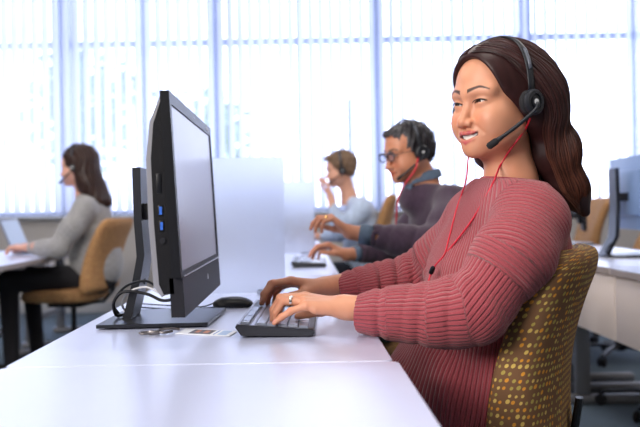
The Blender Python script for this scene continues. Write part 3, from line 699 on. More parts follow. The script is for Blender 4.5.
def head_fn(st):
    """signed distance of a head, local frame: x forward, y left, z up, origin between the ears at eye level"""
    smile = st.get('smile', 0); fem = st.get('fem', 1); jw = st.get('jaw', 1.0)
    def f(p):
        q = p.copy(); q[:, 1] = np.abs(q[:, 1])
        d = ell(q, (-.020, 0, .042 if fem else .036), (.094, .074, .086 if fem else .082))
        d = smin(d, ell(q, (.034, 0, .040), (.056, .060, .060)), .03)                    # forehead
        d = smin(d, ell(q, (.026, 0, -.037), (.058, .060, .075)), .03)                   # mid face
        d = smin(d, cone(q, (.004, .050 * jw, -.052), (.066, .014 * jw, -.090), .019, .016), .03)   # jaw
        d = smin(d, sph(q, (.076, 0, -.092), .0165), .022)                               # chin
        d = smin(d, ell(q, (.056, .035, -.036 + .003 * smile), (.030, .026, .026)), .024)               # cheek
        d = smin(d, ell(q, (.036, .044, -.042), (.038, .0215, .036)), .03)
        d = smin(d, cone(q, (.069, .046, .022), (.084, .008, .020), .012, .011), .018)   # brow
        d = smin(d, ell(q, (.068, 0, -.064), (.0265, .030, .028)), .018)                  # muzzle
        d = smax(d, -ell(q, (.100, .032, -.001), (.019, .021, .0125)), .014)             # eye sockets
        d = smin(d, ell(q, (.0725, .0315, -.001), (.0150, .0165, .0145)), .006)          # lids
        d = smin(d, cone(q, (.081 if fem else .084, 0, .006), (.1015 if fem else .106, 0, -.034), .0066, .0092), .014)      # nose ridge
        d = smin(d, sph(q, (.1035 if fem else .108, 0, -.040), .0100), .008)
        d = smin(d, ell(q, (.0935, .0135, -.042), (.0110, .0074, .0080)), .006)          # wings
        d = smax(d, -ell(q, (.0985, .0078, -.0510), (.0055, .0035, .003)), .003)          # nostrils
        # eye opening
        e = q - A3(.088, .0315, -.0005); e[:, 2] -= (.10 if smile else .04) * (q[:, 1] - .0315) + (1.0 * (.012 - np.minimum(np.abs(q[:, 1] - .0315), .012)) * .25 if smile else 0)
        d = smax(d, -ell(e, (0, 0, 0), (.012, .0132, .0020 if smile else .0038)), .002)
        # mouth
        c = .0105 * smile; o = .0062 * smile
        up = [(.0765 if smile else .0845, .0340 if smile else .024, -.0665 + c), (.0925, .016, -.0645 + c * .25 + o * .2), (.0960, .0045, -.0620 + o * .2), (.0957, 0, -.0630 + o * .2)]
        lo = [(.0760 if smile else .0840, .0330 if smile else .023, -.0680 + c), (.0905, .015, -.0718 - o + c * .22), (.0930, 0, -.0742 - o)]
        if smile:
            m = q - A3(.094, 0, -.0690); m[:, 2] -= 9.0 * q[:, 1] ** 2
            d = smax(d, -ell(m, (0, 0, 0), (.018, .0305, .0054)), .003)
        d = smin(d, chain(q, up, [.0016, .0034, .0038, .0034], .003), .003)
        d = smin(d, chain(q, lo, [.0016, .0038, .0050], .003), .003)
        if smile: d = smax(d, -chain(q, [(.0955, .0185, -.044), (.0905, .029, -.050), (.083, .0375, -.062)], [.0012, .0016, .0010]) - .0004, .007)
        # ear
        es = st.get('ear', 1.0); ea = ell(q, (-.006, .0765, -.012), (.017 * es, .0065 * es, .030 * es)); ea = smax(ea, -ell(q, (-.003, .083, -.008), (.010 * es, .006 * es, .018 * es)), .005); d = smin(d, ea, .006)
        return d
    return f
def head_tint(q, st):
    base = np.array(st['skin']); n = len(q); col = np.tile(base, (n, 1)); y = np.abs(q[:, 1]); smile = st.get('smile', 0)
    def blend(m, c): col[:] = col * (1 - m[:, None]) + np.array(c) * m[:, None]
    def ss(x): x = np.clip(x, 0, 1); return x * x * (3 - 2 * x)
    red = base * np.array([1.05, .74, .68])
    blend(.45 * ss(1 - np.linalg.norm((np.stack([q[:, 0], y, q[:, 2]], 1) - [.085, .036, -.035]) / [.04, .028, .026], axis=1)), red)
    blend(.45 * ss(1 - np.linalg.norm((q - [.110, 0, -.042]) / [.02, .02, .015], axis=1)), red)
    blend(.5 * ss(1 - np.linalg.norm((np.stack([q[:, 0], y, q[:, 2]], 1) - [0, .078, -.012]) / [.03, .02, .035], axis=1)), red)
    # lips
    c = .0105 * smile; o = .0062 * smile; qq = q.copy().astype(np.float32); qq[:, 1] = y
    up = [(.0765 if smile else .0845, .0340 if smile else .024, -.0665 + c), (.0925, .016, -.0645 + c * .25 + o * .2), (.0960, .0045, -.0620 + o * .2), (.0957, 0, -.0630 + o * .2)]
    lo = [(.0760 if smile else .0840, .0330 if smile else .023, -.0680 + c), (.0905, .015, -.0718 - o + c * .22), (.0930, 0, -.0742 - o)]
    dl = np.minimum(chain(qq, up, [.0016, .0034, .0038, .0034]), chain(qq, lo, [.0016, .0038, .0050]))
    blend(ss((.0012 - dl) / .0018 + .3) * (q[:, 0] > .07), st.get('lip', base * [.95, .45, .42]))
    if smile:
        m = q - np.array([.090, 0, -.0690]); m[:, 2] -= 9.0 * q[:, 1] ** 2
        inside = (np.abs(m[:, 2]) < .0045) & (y < .027) & (q[:, 0] < .091) & (q[:, 0] > .06); blend(inside * .9, [.10, .02, .02])
    # brows
    by = np.clip((y - .010) / .044, 0, 1); bz = .0215 + st.get('brow_h', .0) + .008 * np.sin(by * PI * .62) - .008 * np.clip(by - .6, 0, 1) * 2
    wd = .0042 * (1 - .65 * by) * st.get('brow_w', 1); m = ss((wd - np.abs(q[:, 2] - bz)) / .0018 + .5) * (y > .010) * (y < .056) * (q[:, 0] > .03)
    blend(m * .97, np.array(st['brow']) * .7)
    # lash line and lid shade line
    e2 = q[:, 2] - .0005 - ((.10 if smile else .04) * (y - .0315) + ((.012 - np.minimum(np.abs(y - .0315), .012)) * .25 if smile else 0)); inx = (np.abs(y - .0325) < .0148) & (q[:, 0] > .06)
    th = (.0023 if smile else .0044) * np.sqrt(np.clip(1 - ((y - .0315) / .0150) ** 2, 0, 1))
    blend(ss((.0016 - np.abs(e2 - th)) / .0012 + .4) * inx, [.012, .007, .006])
    blend(.35 * ss((.0010 - np.abs(e2 + th)) / .001 + .4) * inx, [.05, .02, .015])
    if st.get('stubble'): blend(.25 * ss((-.045 - q[:, 2]) / .02) * (q[:, 0] > .0), base * .55)
    col *= (1 + wob(q, 120, .04))[:, None]
    return col
def hand_fn(W, fwd, down, thumb, curls, splay=0.02, L=1.0, spread=None, thumb_to=None, tips=None):
    """W wrist point; fwd direction of the metacarpals; down palm normal; thumb direction to the thumb side.
    curls: 4 triples of angles (deg) for index..little; returns (sdf, joints)"""
    W = np.array(W, float); f = np.array(fwd, float); f /= np.linalg.norm(f); s = np.array(thumb, float); s -= f * (s @ f); s /= np.linalg.norm(s)
    dn = np.cross(f, s); dn = dn if dn @ np.array(down, float) > 0 else -dn
    mc = [.086, .088, .083, .076]; off = [.027, .008, -.011, -.028]; roots = [.012, .004, -.005, -.013]
    ph = [(.042, .026, .020), (.046, .029, .021), (.043, .027, .021), (.034, .021, .019)]; rad = [.0088, .0090, .0084, .0074]
    fingers = []; palm = []
    for i in range(4):
        K = W + (f * mc[i] + s * off[i]) * L + dn * (.0 if i < 2 else .002 * (i - 1)); palm.append((W + s * roots[i] * L, K))
        d = f + s * (off[i] * (splay / .02) * 2.2); d /= np.linalg.norm(d); if_ = [K]; P = K; a = 0
        for j in range(3):
            a += math.radians(curls[i][j]); v = d * math.cos(a) + dn * math.sin(a); P = P + v * ph[i][j] * L; if_.append(P)
        fingers.append(if_)
    T0 = W + f * .018 * L + s * .018 * L + dn * .006; tt = thumb_to or (.55, .75, .35)
    v1 = f * tt[0] + s * tt[1] + dn * tt[2]; v1 /= np.linalg.norm(v1); T1 = T0 + v1 * .042 * L
    v2 = v1 + f * .55 + dn * .15; v2 /= np.linalg.norm(v2); T2 = T1 + v2 * .032 * L; v3 = v2 + f * .35 + dn * .2; v3 /= np.linalg.norm(v3); T3 = T2 + v3 * .025 * L
    fr_ = [(rad[i] * L * 1.04, rad[i] * L * .98, rad[i] * L * .86, rad[i] * L * .68) for i in range(4)]
    F32 = np.float32
    def g(p):
        d = None
        for i in range(4):
            c = cone(p, palm[i][0], palm[i][1], .0125 * L, .0098 * L); d = c if d is None else smin(d, c, .012)
        d = smin(d, cone(p, T0, T1, .014 * L, .0105 * L), .018)
        d = smin(d, cone(p, palm[3][0] + dn * .004, palm[3][1] - f * .02 * L + dn * .004, .013 * L, .010 * L), .010)
        r = d
        for i in range(4):
            c = chain(p, fingers[i], fr_[i], .0015)
            for j, rr in ((1, 1.06), (2, 1.05)): c = smin(c, sph(p, fingers[i][j] - dn * .0006, fr_[i][j] * rr), .003)
            r = np.minimum(r, smin(d, c, .006))
        t = chain(p, [T1, T2, T3], [.0100 * L, .0090 * L, .0070 * L], .002)
        return np.minimum(r, smin(d, t, .008))
    pts = np.array([p for q in fingers for p in q] + [T0, T1, T2, T3, W]); 
    return g, dict(f=f, s=s, dn=dn, fingers=fingers, thumb=[T0, T1, T2, T3], lo=pts.min(0) - .03, hi=pts.max(0) + .03, W=W)
class Head:
    def __init__(s, O, yaw, pitch, st, scale=1.0):
        """yaw 0 = facing -x; positive turns the face towards -y (the camera side); pitch positive = looking down"""
        s.O = np.array(O, np.float32); f = Vector((-math.cos(yaw) * math.cos(pitch), -math.sin(yaw) * math.cos(pitch), -math.sin(pitch)))
        s.R = frame(f); s.st = st; s.k = scale; s.f = head_fn(st)
    def loc(s, p): return ((p - s.O) @ s.R / s.k).astype(np.float32)
    def world(s, q): return (np.asarray(q, np.float32) * s.k) @ s.R.T + s.O
    def sdf(s, p): return s.f(s.loc(p)) * s.k
    def M(s):
        m = Matrix([[float(s.R[i, j]) * s.k for j in range(3)] + [float(s.O[i])] for i in range(3)] + [[0, 0, 0, 1]]); return m
def rim(ok): pass
def body_mesh(name, head, neck_base, limbs, hands, h_head, h_body, torso=None, label=None, cat='person', nails=None, group=None):
    """one continuous skin: head + neck, arms, hands, hidden trunk"""
    nb = np.array(neck_base, np.float32); hd = head
    nk_t = hd.world((-.020, 0, -.045)); nk_f = hd.world((.018, 0, -.075)); nr = hd.st.get('neck', .052)
    def fh(p):
        d = hd.sdf(p); n = cone(p, nk_t, nb, nr * .98, nr * 1.06); n = smin(n, cone(p, nk_f, nb + (nk_f - nk_t) * .35, nr * .45, nr * .55), .03)
        tr = cone(p, nb - A3(0, 0, .0), nb - A3(0, 0, .10), nr * 1.08, nr * 1.7)
        return smin(smin(d, n, .028), tr, .03)
    r = .175 * hd.k; lo = np.minimum(hd.O - r, nb - .09); hi = np.maximum(hd.O + r, nb + .09); lo[2] = nb[2] - .06
    parts = [polygonize(fh, lo, hi, h_head)]; nh = len(parts[0][0]); cols = [head_tint(hd.loc(parts[0][0]), hd.st)]
    sk = np.array(hd.st['skin'])
    for (E, Wr, re, rw, hf) in limbs:
        E = np.array(E, np.float32); Wr = np.array(Wr, np.float32)
        g, inf = hf
        def fa(p): return smin(cone(p, E, Wr, re, rw), g(p), .018)
        lo = np.minimum(inf['lo'], np.minimum(E, Wr) - re); hi = np.maximum(inf['hi'], np.maximum(E, Wr) + re)
        v, q = polygonize(fa, lo, hi, hands); parts.append((v, q))
        c = np.tile(sk * hd.st.get('hand_tone', 1.0), (len(v), 1))
        for i, fg in enumerate(inf['fingers']):
            for j in (1, 2, 3):
                m = np.clip(1 - np.linalg.norm(v - fg[j], axis=1) / .013, 0, 1)[:, None] * .35; c = c * (1 - m) + sk * [1.02, .66, .58] * m
            K = fg[0]; m = np.clip(1 - np.linalg.norm(v - K, axis=1) / .016, 0, 1)[:, None] * .2; c = c * (1 - m) + sk * [1.0, .7, .62] * m
            dv = fg[3] - fg[2]; dv /= np.linalg.norm(dv); up_ = -inf['dn'] + dv * (inf['dn'] @ dv); up_ /= np.linalg.norm(up_)
            nc = fg[3] + up_ * .006 - dv * .001; rel = v - nc; a = rel @ dv; b = rel @ np.cross(dv, up_); cc = rel @ up_
            mm = ((a / .0075) ** 2 + (b / .0050) ** 2 < 1) & (cc > -.003) & (cc < .006); c[mm] = nails if nails is not None else sk * [1.15, .95, .95]
        c *= (1 + wob(v, 150, .03))[:, None]; cols.append(c)
    if torso: 
        for f_, lo, hi in torso: v, q = polygonize(f_, lo, hi, h_body); parts.append((v, q)); cols.append(np.tile(sk, (len(v), 1)))
    me, V = sdf_mesh(name, parts); paint(me, 'tint', np.concatenate(cols)); o = link(name, me, M_skin)
    return tag(o, label, cat, group), fh
def eyes(hd, parent):
    K = hd.M()
    for s in (1, -1):
        e = MB().lathe([(.0118 * math.sin(a), .0118 * math.cos(a)) for a in np.linspace(.01, PI - .01, 13)], (0, 0, 0), 18)
        c = Vector((.0745, .0315 * s, -.001)); e.v = [(K @ (Vector(v) + c))[:] for v in e.v]
        eo = adopt(e.build('eye', M_eye, smooth=True), parent)
        q = MB().lathe([(.0001, .0124), (.003, .0121), (.0062, .0108), (.0062, .0101), (.0001, .010)], (0, 0, 0), 16, Matrix.Rotation(PI / 2, 4, 'Y') )
        q.v = [(K @ (Vector(v) + c))[:] for v in q.v]; adopt(q.build('iris', M_iris, smooth=True), eo)
def sdf_obj(name, f, lo, hi, h, m, parent=None, tint=None):
    v, q = polygonize(f, lo, hi, h); me, V = sdf_mesh(name, [(v, q)])
    if tint is not None: paint(me, 'tint', tint(V) if callable(tint) else np.tile(tint, (len(V), 1)))
    return link(name, me, m, parent), V
def headset(hd, label, side=1, both=True, band_r=(.088, .140), band_f=-.004, mic=(.092, .055, -.088), cup_r=.030, cup_at=(0.0, .088, -.012), w=.0085):
    """headset thing: band over the head, ear cups, boom and microphone"""
    K = hd.M(); t = thing('headset', K @ Vector((0, 0, .14)), 0, label, 'headset', 'call centre headsets')
    def tr(mb): mb.v = [(K @ Vector(v))[:] for v in mb.v]; return mb
    n = 30; pts = []
    for i in range(n + 1):
        a = PI * i / n; c, s_ = math.cos(a), math.sin(a)
        pts.append((band_f + (cup_at[0] - band_f) * abs(c) ** 3, math.copysign(abs(c) ** .80, c) * band_r[0] * side, cup_at[2] + .02 + (band_r[1] - cup_at[2] - .02) * abs(s_) ** .85))
    b1 = MB().tube(pts, w, 10, flat=.28, up=(0, side, .05)); adopt(tr(b1).build('headband', M_headset, smooth=True), t)
    sl = MB().tube([pts[i] for i in range(3, 8)], w * .45, 8, flat=.9, up=(0, side, .05)); sl.v = [(v[0], v[1] + .0025 * side, v[2] + .001) for v in sl.v]
    adopt(tr(sl).build('band_slider', mat('slider_grey', (.09, .10, .13), .3) if 'slider_grey' not in MATS else MATS['slider_grey'], smooth=True), t)
    for s in ((side, -side) if both else (side,)):
        c = Vector((cup_at[0], cup_at[1] * s, cup_at[2])); Rm = Matrix.Rotation(-PI / 2 * s, 4, 'X')
        fo = MB().lathe([(.001, -.012), (cup_r * .86, -.012), (cup_r * .97, -.008), (cup_r * .97, -.002), (cup_r * .86, .002), (.001, .002)], c, 24, Rm)
        cu = MB().lathe([(.001, .001), (cup_r * .9, .001), (cup_r, .005), (cup_r * .98, .010), (cup_r * .84, .0135), (cup_r * .62, .0135), (cup_r * .60, .0105), (cup_r * .42, .0105), (cup_r * .40, .013), (.001, .0135)], c, 28, Rm)
        co = adopt(tr(cu).build('ear_cup', M_headset), t); adopt(tr(fo).build('ear_cushion', M_foam, smooth=True), co)
        if s == side: lg = MB().lathe([(.0005, .0137), (.006, .0137), (.006, .0143), (.0005, .0143)], c, 16, Rm); adopt(tr(lg).build('emblem', M_white), co)
    p0 = (cup_at[0] - .004, (cup_at[1] + .014) * side, cup_at[2] - .004); p1 = (cup_at[0] + .010, (cup_at[1] + .014) * side, cup_at[2] - .020)
    bp = spline([p0, p1, tuple(p1[i] * .5 + mic[i] * (side if i == 1 else 1) * .5 + (.006 * side if i == 1 else 0) for i in range(3)), (mic[0], mic[1] * side, mic[2])], 6)
    adopt(tr(MB().tube(bp, [.0055] * 3 + [.0040] * (len(bp) - 6) + [.0054] * 3, 10)).build('microphone_boom', M_headset, smooth=True), t)
    d = (Vector(bp[-1]) - Vector(bp[-3])).normalized(); e = Vector(bp[-1])
    adopt(tr(MB().tube([e - d * .016, e - d * .012, e + d * .004, e + d * .008], [.0055, .0072, .0072, .004], 12)).build('microphone', M_foam, smooth=True), t)
    return t
def locks(mb, guides, r0, seg=6, flat=.45, taper=(.5, 1, .15), centre=None):
    uv = []
    for g in guides:
        n = len(g); rs = []
        for i in range(n):
            t = i / (n - 1); k = taper[0] + (taper[1] - taper[0]) * min(1, t * 5) if t < .5 else taper[1] + (taper[2] - taper[1]) * ((t - .5) / .5) ** 2
            rs.append(r0 * k * g_scale.get(id(g), 1))
        up = None
        if centre is not None: up = (Vector(g[0]) - Vector(centre)).normalized()
        mb.tube(g, rs, seg, flat, up)
g_scale = {}
def hair_streaks(V, base, amt=.3, s=300, seed=0):
    return np.array(base) * (1 + amt * (np.sin(V[:, 0] * s + 3 * np.sin(V[:, 2] * 40)) * np.sin(V[:, 1] * s * 1.1 + seed) * .5 + .2 * np.sin(V[:, 2] * s * .3)))[:, None]
def cable_on(name, pts, r, m, label, targets, off=.003):
    """cable through image positions (px, py, fallback depth), lying on the nearest of the target surfaces"""
    trees = []
    for o in targets:
        me = o.data; trees.append(BVHTree.FromPolygons([v.co[:] for v in me.vertices], [tuple(p.vertices) for p in me.polygons]))
    P = []
    o_ = Vector((0, 0, CZ))
    for (px, py, Y) in pts:
        q = at(px, py, Y); d = (q - o_).normalized(); best = None
        for t in trees:
            h = t.ray_cast(o_, d)
            if h[0] is not None and (best is None or h[3] < best): best = h[3]
        if best is not None and abs((o_ + d * best).y - Y) < .16: q = o_ + d * (best - off)
        P.append(q)
    return line([p[:] for p in P], r).build(name, m, smooth=True)
# ================================================================== the woman in the pink ribbed sweater
def rib_mat(name, col, period, strength, dist=.003, fuzz=1):
    m = bpy.data.materials.new(name); m.use_nodes = True; n = m.node_tree; b = n.nodes['Principled BSDF']
    b.inputs['Roughness'].default_value = .92; b.inputs['Specular IOR Level'].default_value = .12; b.inputs['Sheen Weight'].default_value = .25; b.inputs['Sheen Roughness'].default_value = .5
    a = n.nodes.new('ShaderNodeAttribute'); a.attribute_name = 'rib'; s = n.nodes.new('ShaderNodeSeparateXYZ'); n.links.new(a.outputs['Vector'], s.inputs[0])
    ml = n.nodes.new('ShaderNodeMath'); ml.operation = 'MULTIPLY'; ml.inputs[1].default_value = 2 * PI / period; n.links.new(s.outputs[0], ml.inputs[0])
    sn = n.nodes.new('ShaderNodeMath'); sn.operation = 'SINE'; n.links.new(ml.outputs[0], sn.inputs[0])
    ma = n.nodes.new('ShaderNodeMapRange'); ma.interpolation_type = 'SMOOTHSTEP'; ma.inputs[1].default_value = -1; ma.inputs[2].default_value = .1; n.links.new(sn.outputs[0], ma.inputs[0])
    t = n.nodes.new('ShaderNodeTexCoord'); z = n.nodes.new('ShaderNodeTexNoise'); z.inputs['Scale'].default_value = 420; z.inputs['Detail'].default_value = 2; n.links.new(t.outputs['Object'], z.inputs['Vector'])
    ad = n.nodes.new('ShaderNodeMath'); ad.operation = 'MULTIPLY_ADD'; ad.inputs[1].default_value = .35 * fuzz; n.links.new(z.outputs[0], ad.inputs[0]); n.links.new(ma.outputs[0], ad.inputs[2])
    p = n.nodes.new('ShaderNodeBump'); p.inputs['Strength'].default_value = strength; p.inputs['Distance'].default_value = dist; n.links.new(ad.outputs[0], p.inputs['Height']); n.links.new(p.outputs[0], b.inputs['Normal'])
    mx = n.nodes.new('ShaderNodeMix'); mx.data_type = 'RGBA'; mx.inputs['A'].default_value = tuple(c * .80 for c in col) + (1,); mx.inputs['B'].default_value = tuple(min(1, c * 1.18) for c in col) + (1,)
    n.links.new(z.outputs[0], mx.inputs['Factor']); n.links.new(mx.outputs['Result'], b.inputs['Base Color'])
    return m
def seg_t(p, a, b):
    a = np.asarray(a, np.float32); b = np.asarray(b, np.float32); ab = b - a; L = float(np.linalg.norm(ab)); t = (p - a) @ ab / (L * L)
    d = np.linalg.norm(p - a - np.clip(t, 0, 1)[:, None] * ab, axis=1); return d, t * L, L
def ang_about(p, a, b, ref):
    """angle around the segment a-b; wraps at the direction opposite to ref"""
    a = np.asarray(a, np.float64); b = np.asarray(b, np.float64); ax = (b - a) / np.linalg.norm(b - a); r = np.array(ref, float); r -= ax * (r @ ax); r /= np.linalg.norm(r); s = np.cross(ax, r)
    q = p - a; return np.arctan2(q @ s, q @ r)
def sleeve_fn(pts, rs, folds=(), crease=None):
    def f(p):
        d = chain(p, pts, rs, .03)
        for (i, amp, per, ph, w0, w1, ref) in folds:
            a, b = pts[i], pts[i + 1]; dd, t, L = seg_t(p, a, b); an = ang_about(p, a, b, ref)
            win = np.clip(np.minimum(t / L - w0, w1 - t / L) / .15, 0, 1); d = d - amp * win * (np.abs(np.sin(t / per * PI + ph + .8 * an)) - .5) * (.6 + .4 * np.cos(an))
        e = np.asarray(pts[-1], np.float32); ax = e - np.asarray(pts[-2], np.float32); ax /= np.linalg.norm(ax)
        s = (p - e) @ ax
        if crease:
            d = d + crease[1] * np.exp(-((s + crease[0]) / .006) ** 2)
        d = smax(d, s, .006)
        core = cone(p, e - ax * .010, e + ax * .05, rs[-1] - .0055); return smax(d, -core, .003)
    return f

def build_woman():
    st = dict(skin=(.62, .285, .170), brow=(.050, .019, .011), smile=1, fem=1, jaw=.97, ear=.6, lip=(.50, .09, .10), brow_h=.002, brow_w=1.0, neck=.048)
    hd = Head((.436, 1.75, 1.205), math.radians(32), math.radians(2), st, 1.03)
    # hands on the keyboard
    nW, nE = (.088, 1.603, .786), (.33, 1.54, .778)
    near = hand_fn(nW, (-.93, .10, .17), (0, 0, -1), (0.1, 1, .12), [(14, 56, 24), (10, 58, 26), (8, 62, 28), (30, 12, 6)], L=1.0, thumb_to=(.75, .5, .5))
    fW, fE = (.062, 1.925, .797), (.27, 2.0, .815)
    far = hand_fn(fW, (-.93, -.02, .17), (0, 0, -1), (0, -1, .10), [(18, 42, 18), (20, 44, 22), (24, 44, 24), (24, 40, 22)], L=1.02, thumb_to=(.85, .40, .42))
    # trunk under the sweater
    trunk = lambda p: smin(ell(p, (.475, 1.765, .86), (.075, .12, .15)), ell(p, (.40, 1.79, .60), (.12, .15, .17)), .08)
    body, fh = body_mesh('person', hd, (.468, 1.768, 1.035), [((.20, 1.575, .775), nW, .034, .0235, near), ((.17, 1.965, .805), fW, .034, .0235, far)], .0016, .0018, .02,
                         [(trunk, (.2, 1.55, .40), (.62, 2.0, 1.07))], 'woman in a pink ribbed sweater and headset, smiling and typing at the near desk', 'person', (.66, .30, .26))
    eyes(hd, body)
    K = hd.M()
    for s in (1, -1):
        pts = [(.0885 + .001 * math.sin(a), (.0315 + .0150 * math.cos(a)) * s, .0005 + .10 * .015 * math.cos(a) + .0048 * math.sin(a)) for a in np.linspace(-.15, PI + .1, 12)]
        pts = [(p[0] - .9 * max(0, (abs(p[1]) - .030)) ** 1.0 * .45, p[1], p[2]) for p in pts]
        m = MB().tube(pts, [.0004 + .0008 * math.sin(PI * min(1, (i + 1) / 12)) for i in range(12)], 6); m.v = [(K @ Vector(v))[:] for v in m.v]; adopt(m.build('eyelashes', M_lash, smooth=True), body)
    te = MB()
    arc = lambda y, z: (.0895 - 13 * y * y, y, z + 9.0 * y * y)
    n = 24
    for i in range(n):
        ya, yb = -.023 + .046 * i / n, -.023 + .046 * (i + 1) / n
        te.add([arc(ya, -.0738), arc(yb, -.0738), arc(yb, -.0645), arc(ya, -.0645)] + [(q[0] - .004, q[1], q[2]) for q in [arc(ya, -.0738), arc(yb, -.0738), arc(yb, -.0645), arc(ya, -.0645)]],
               [(0, 1, 2, 3), (7, 6, 5, 4), (0, 4, 5, 1), (3, 2, 6, 7)])
    te.v = [(K @ Vector(v))[:] for v in te.v]; adopt(te.build('teeth', M_teeth, smooth=False), body)
    # ---------------- sweater
    L_ = Vector((.25, -.97, 0)).normalized(); R = np.array([(-L_.cross(Vector((0, 0, 1)))).normalized()[:], L_[:], (0, 0, 1)], np.float32).T
    npts = [(.462, 1.60, .950), (.415, 1.553, .888), (.328, 1.535, .784), (.27, 1.55, .775), (.20, 1.575, .774), (.163, 1.586, .773), (.110, 1.601, .773)]
    nrs = [.074, .074, .064, .060, .050, .041, .038]
    fpts = [(.405, 1.885, .955), (.355, 1.94, .875), (.28, 1.99, .805), (.20, 1.975, .797), (.15, 1.955, .792), (.13, 1.950, .790), (.084, 1.935, .786)]
    frs = [.060, .062, .058, .048, .042, .035, .033]
    camd = (0, -1, .1)
    sn = sleeve_fn(npts, nrs, [(1, .004, .055, .4, .2, 1.1, camd), (2, .006, .062, 1.0, -.1, .9, camd), (3, .004, .034, .3, .1, 1.0, camd)], (.050, .0045))
    sf = sleeve_fn(fpts, frs, [(1, .008, .040, .4, .2, 1.1, camd), (2, .009, .034, 1.0, -.1, 1.1, camd), (3, .008, .03, .3, .1, 1.0, camd)], (.046, .0045))
    nk = A3(.466, 1.768, 1.035)
    def tor(p):
        d = ell(p, (.458, 1.765, .870), (.115, .172, .190), R)
        d = smin(d, ell(p, (.385, 1.80, .845), (.080, .125, .090), R), .06)                # chest
        d = smin(d, ell(p, (.410, 1.795, .60), (.155, .185, .27), R), .10)                 # loose lower body
        d = smin(d, ell(p, (.335, 1.82, .56), (.16, .175, .14), R), .08)
        d = smin(d, cone(p, (.462, 1.63, .966), (.412, 1.88, .962), .058, .054), .06)    # shoulders
        d = smin(d, cone(p, (.455, 1.66, .99), nk + A3(.008, 0, -.006), .050, .052), .05)
        d = smin(d, cone(p, (.43, 1.85, .985), nk + A3(.0, 0, -.012), .042, .050), .05)
        # folds falling from the armpit and slanting across the waist
        q = p - A3(.44, 1.60, .80); d = d + .006 * np.sin(q[:, 0] * 55 + q[:, 2] * 28 + 1.2 * np.sin(q[:, 2] * 14)) * np.clip((.86 - p[:, 2]) / .1, 0, 1) * np.clip((1.86 - p[:, 1]) / .2, 0, 1)
        return d
    def sw(p):
        d = smin(tor(p), sn(p), .035); d = smin(d, sf(p), .03)
        d = d + wob(p, 26, .0025)
        # crease between the sleeve and the body
        d = smax(d, .375 - p[:, 2], .01)
        # neckline
        v = p - nk; top = v @ A3(.10, -.02, .995)
        d = smax(d, top - .004, .008)
        inner = np.sqrt((v[:, 0] * 1.0) ** 2 + (v[:, 1] * 1.0) ** 2) - .057
        d = smax(d, -np.maximum(inner, -top - .03), .006)
        return d
    def ribs(V):
        V = V.astype(np.float64); n = len(V); D = np.full(n, 1e9); C = np.zeros(n)
        dt = tor(V.astype(np.float32))
        for pts, rs in ((npts, nrs), (fpts, frs)):
            s0 = 0
            for i in range(len(pts) - 1):
                d, t, L = seg_t(V, pts[i], pts[i + 1]); r = rs[i] + (rs[i + 1] - rs[i]) * np.clip(t / L, 0, 1); e = d - r + .0
                ref = (0, -1, .25) if pts is npts else (0, -.7, .7)
                ang = ang_about(V, pts[i], pts[i + 1], ref)
                if i <= 0 or (i == 1): c = s0 + t; lim = L * (.30 if i == 1 else 9)
                if i == 0: val = s0 + t
                elif i == 1: val = np.where(t < L * .42, s0 + t, ang * .066)
                else: val = ang * .066 if i < 4 else ang * .050
                m = e < D; D[m] = e[m]; C[m] = val[m]; s0 += L
        an = ang_about(V, (.43, 1.78, 1.0), (.40, 1.79, .5), (-.3, -1, 0))
        lean = an * .165 + (V[:, 2] - .7) * .10
        # body: vertical ribs; over the shoulder yoke they run across
        m = (dt < D - .004); C[m] = lean[m]
        return np.stack([C, C * 0, C * 0], 1)
    v, q = polygonize(sw, (.0, 1.38, .34), (.68, 2.14, 1.11), .0034); me, V = sdf_mesh('sweater', [(v, q)]); vec_attr(me, 'rib', ribs(V))
    swo = link('sweater', me, rib_mat('pink_rib_knit', (.345, .066, .082), .0095, 1.0, .0035), body); swo['label'] = 'pink ribbed knit sweater'
    me = MB(); ring = []
    for k in range(41):
        a = 2 * PI * k / 40; r = .0585; ring.append((nk[0] + r * math.cos(a), nk[1] + r * math.sin(a), nk[2] + .001 - .10 * r * math.cos(a) + .02 * r * math.sin(a)))
    me.tube(ring, .0085, 10, flat=1.0, cap=False); o = me.build('collar', MATS.get('pink_collar') or rib_mat('pink_collar', (.345, .066, .082), .0095, .3), smooth=True)
    vec_attr(o.data, 'rib', [(k // 10 * .009 * 1.0, 0, 0) for k in range(len(o.data.vertices))]); adopt(o, swo)
    # ---------------- trousers and shoes
    def legs(p):
        d = ell(p, (.42, 1.80, .455), (.15, .17, .085), R)
        for y, dy in ((1.70, -.02), (1.90, .02)):
            d = smin(d, cone(p, (.36, y, .465), (-.02, y + dy, .51), .078, .062), .05); d = smin(d, cone(p, (-.02, y + dy, .54), (.02, y + dy, .10), .060, .042), .03)
        return smax(d, .085 - p[:, 2], .005)
    sdf_obj('trousers', legs, (-.12, 1.58, .06), (.62, 2.02, .62), .011, M_jeans, body)
    for y in (1.68, 1.92):
        sdf_obj('shoe', lambda p: smax(smin(ell(p, (.0, y, .05), (.13, .043, .042)), ell(p, (.06, y, .075), (.05, .038, .045)), .02), .0 - p[:, 2] + .002, .003), (-.16, y - .06, -.01), (.16, y + .06, .14), .006, M_shoe, body)
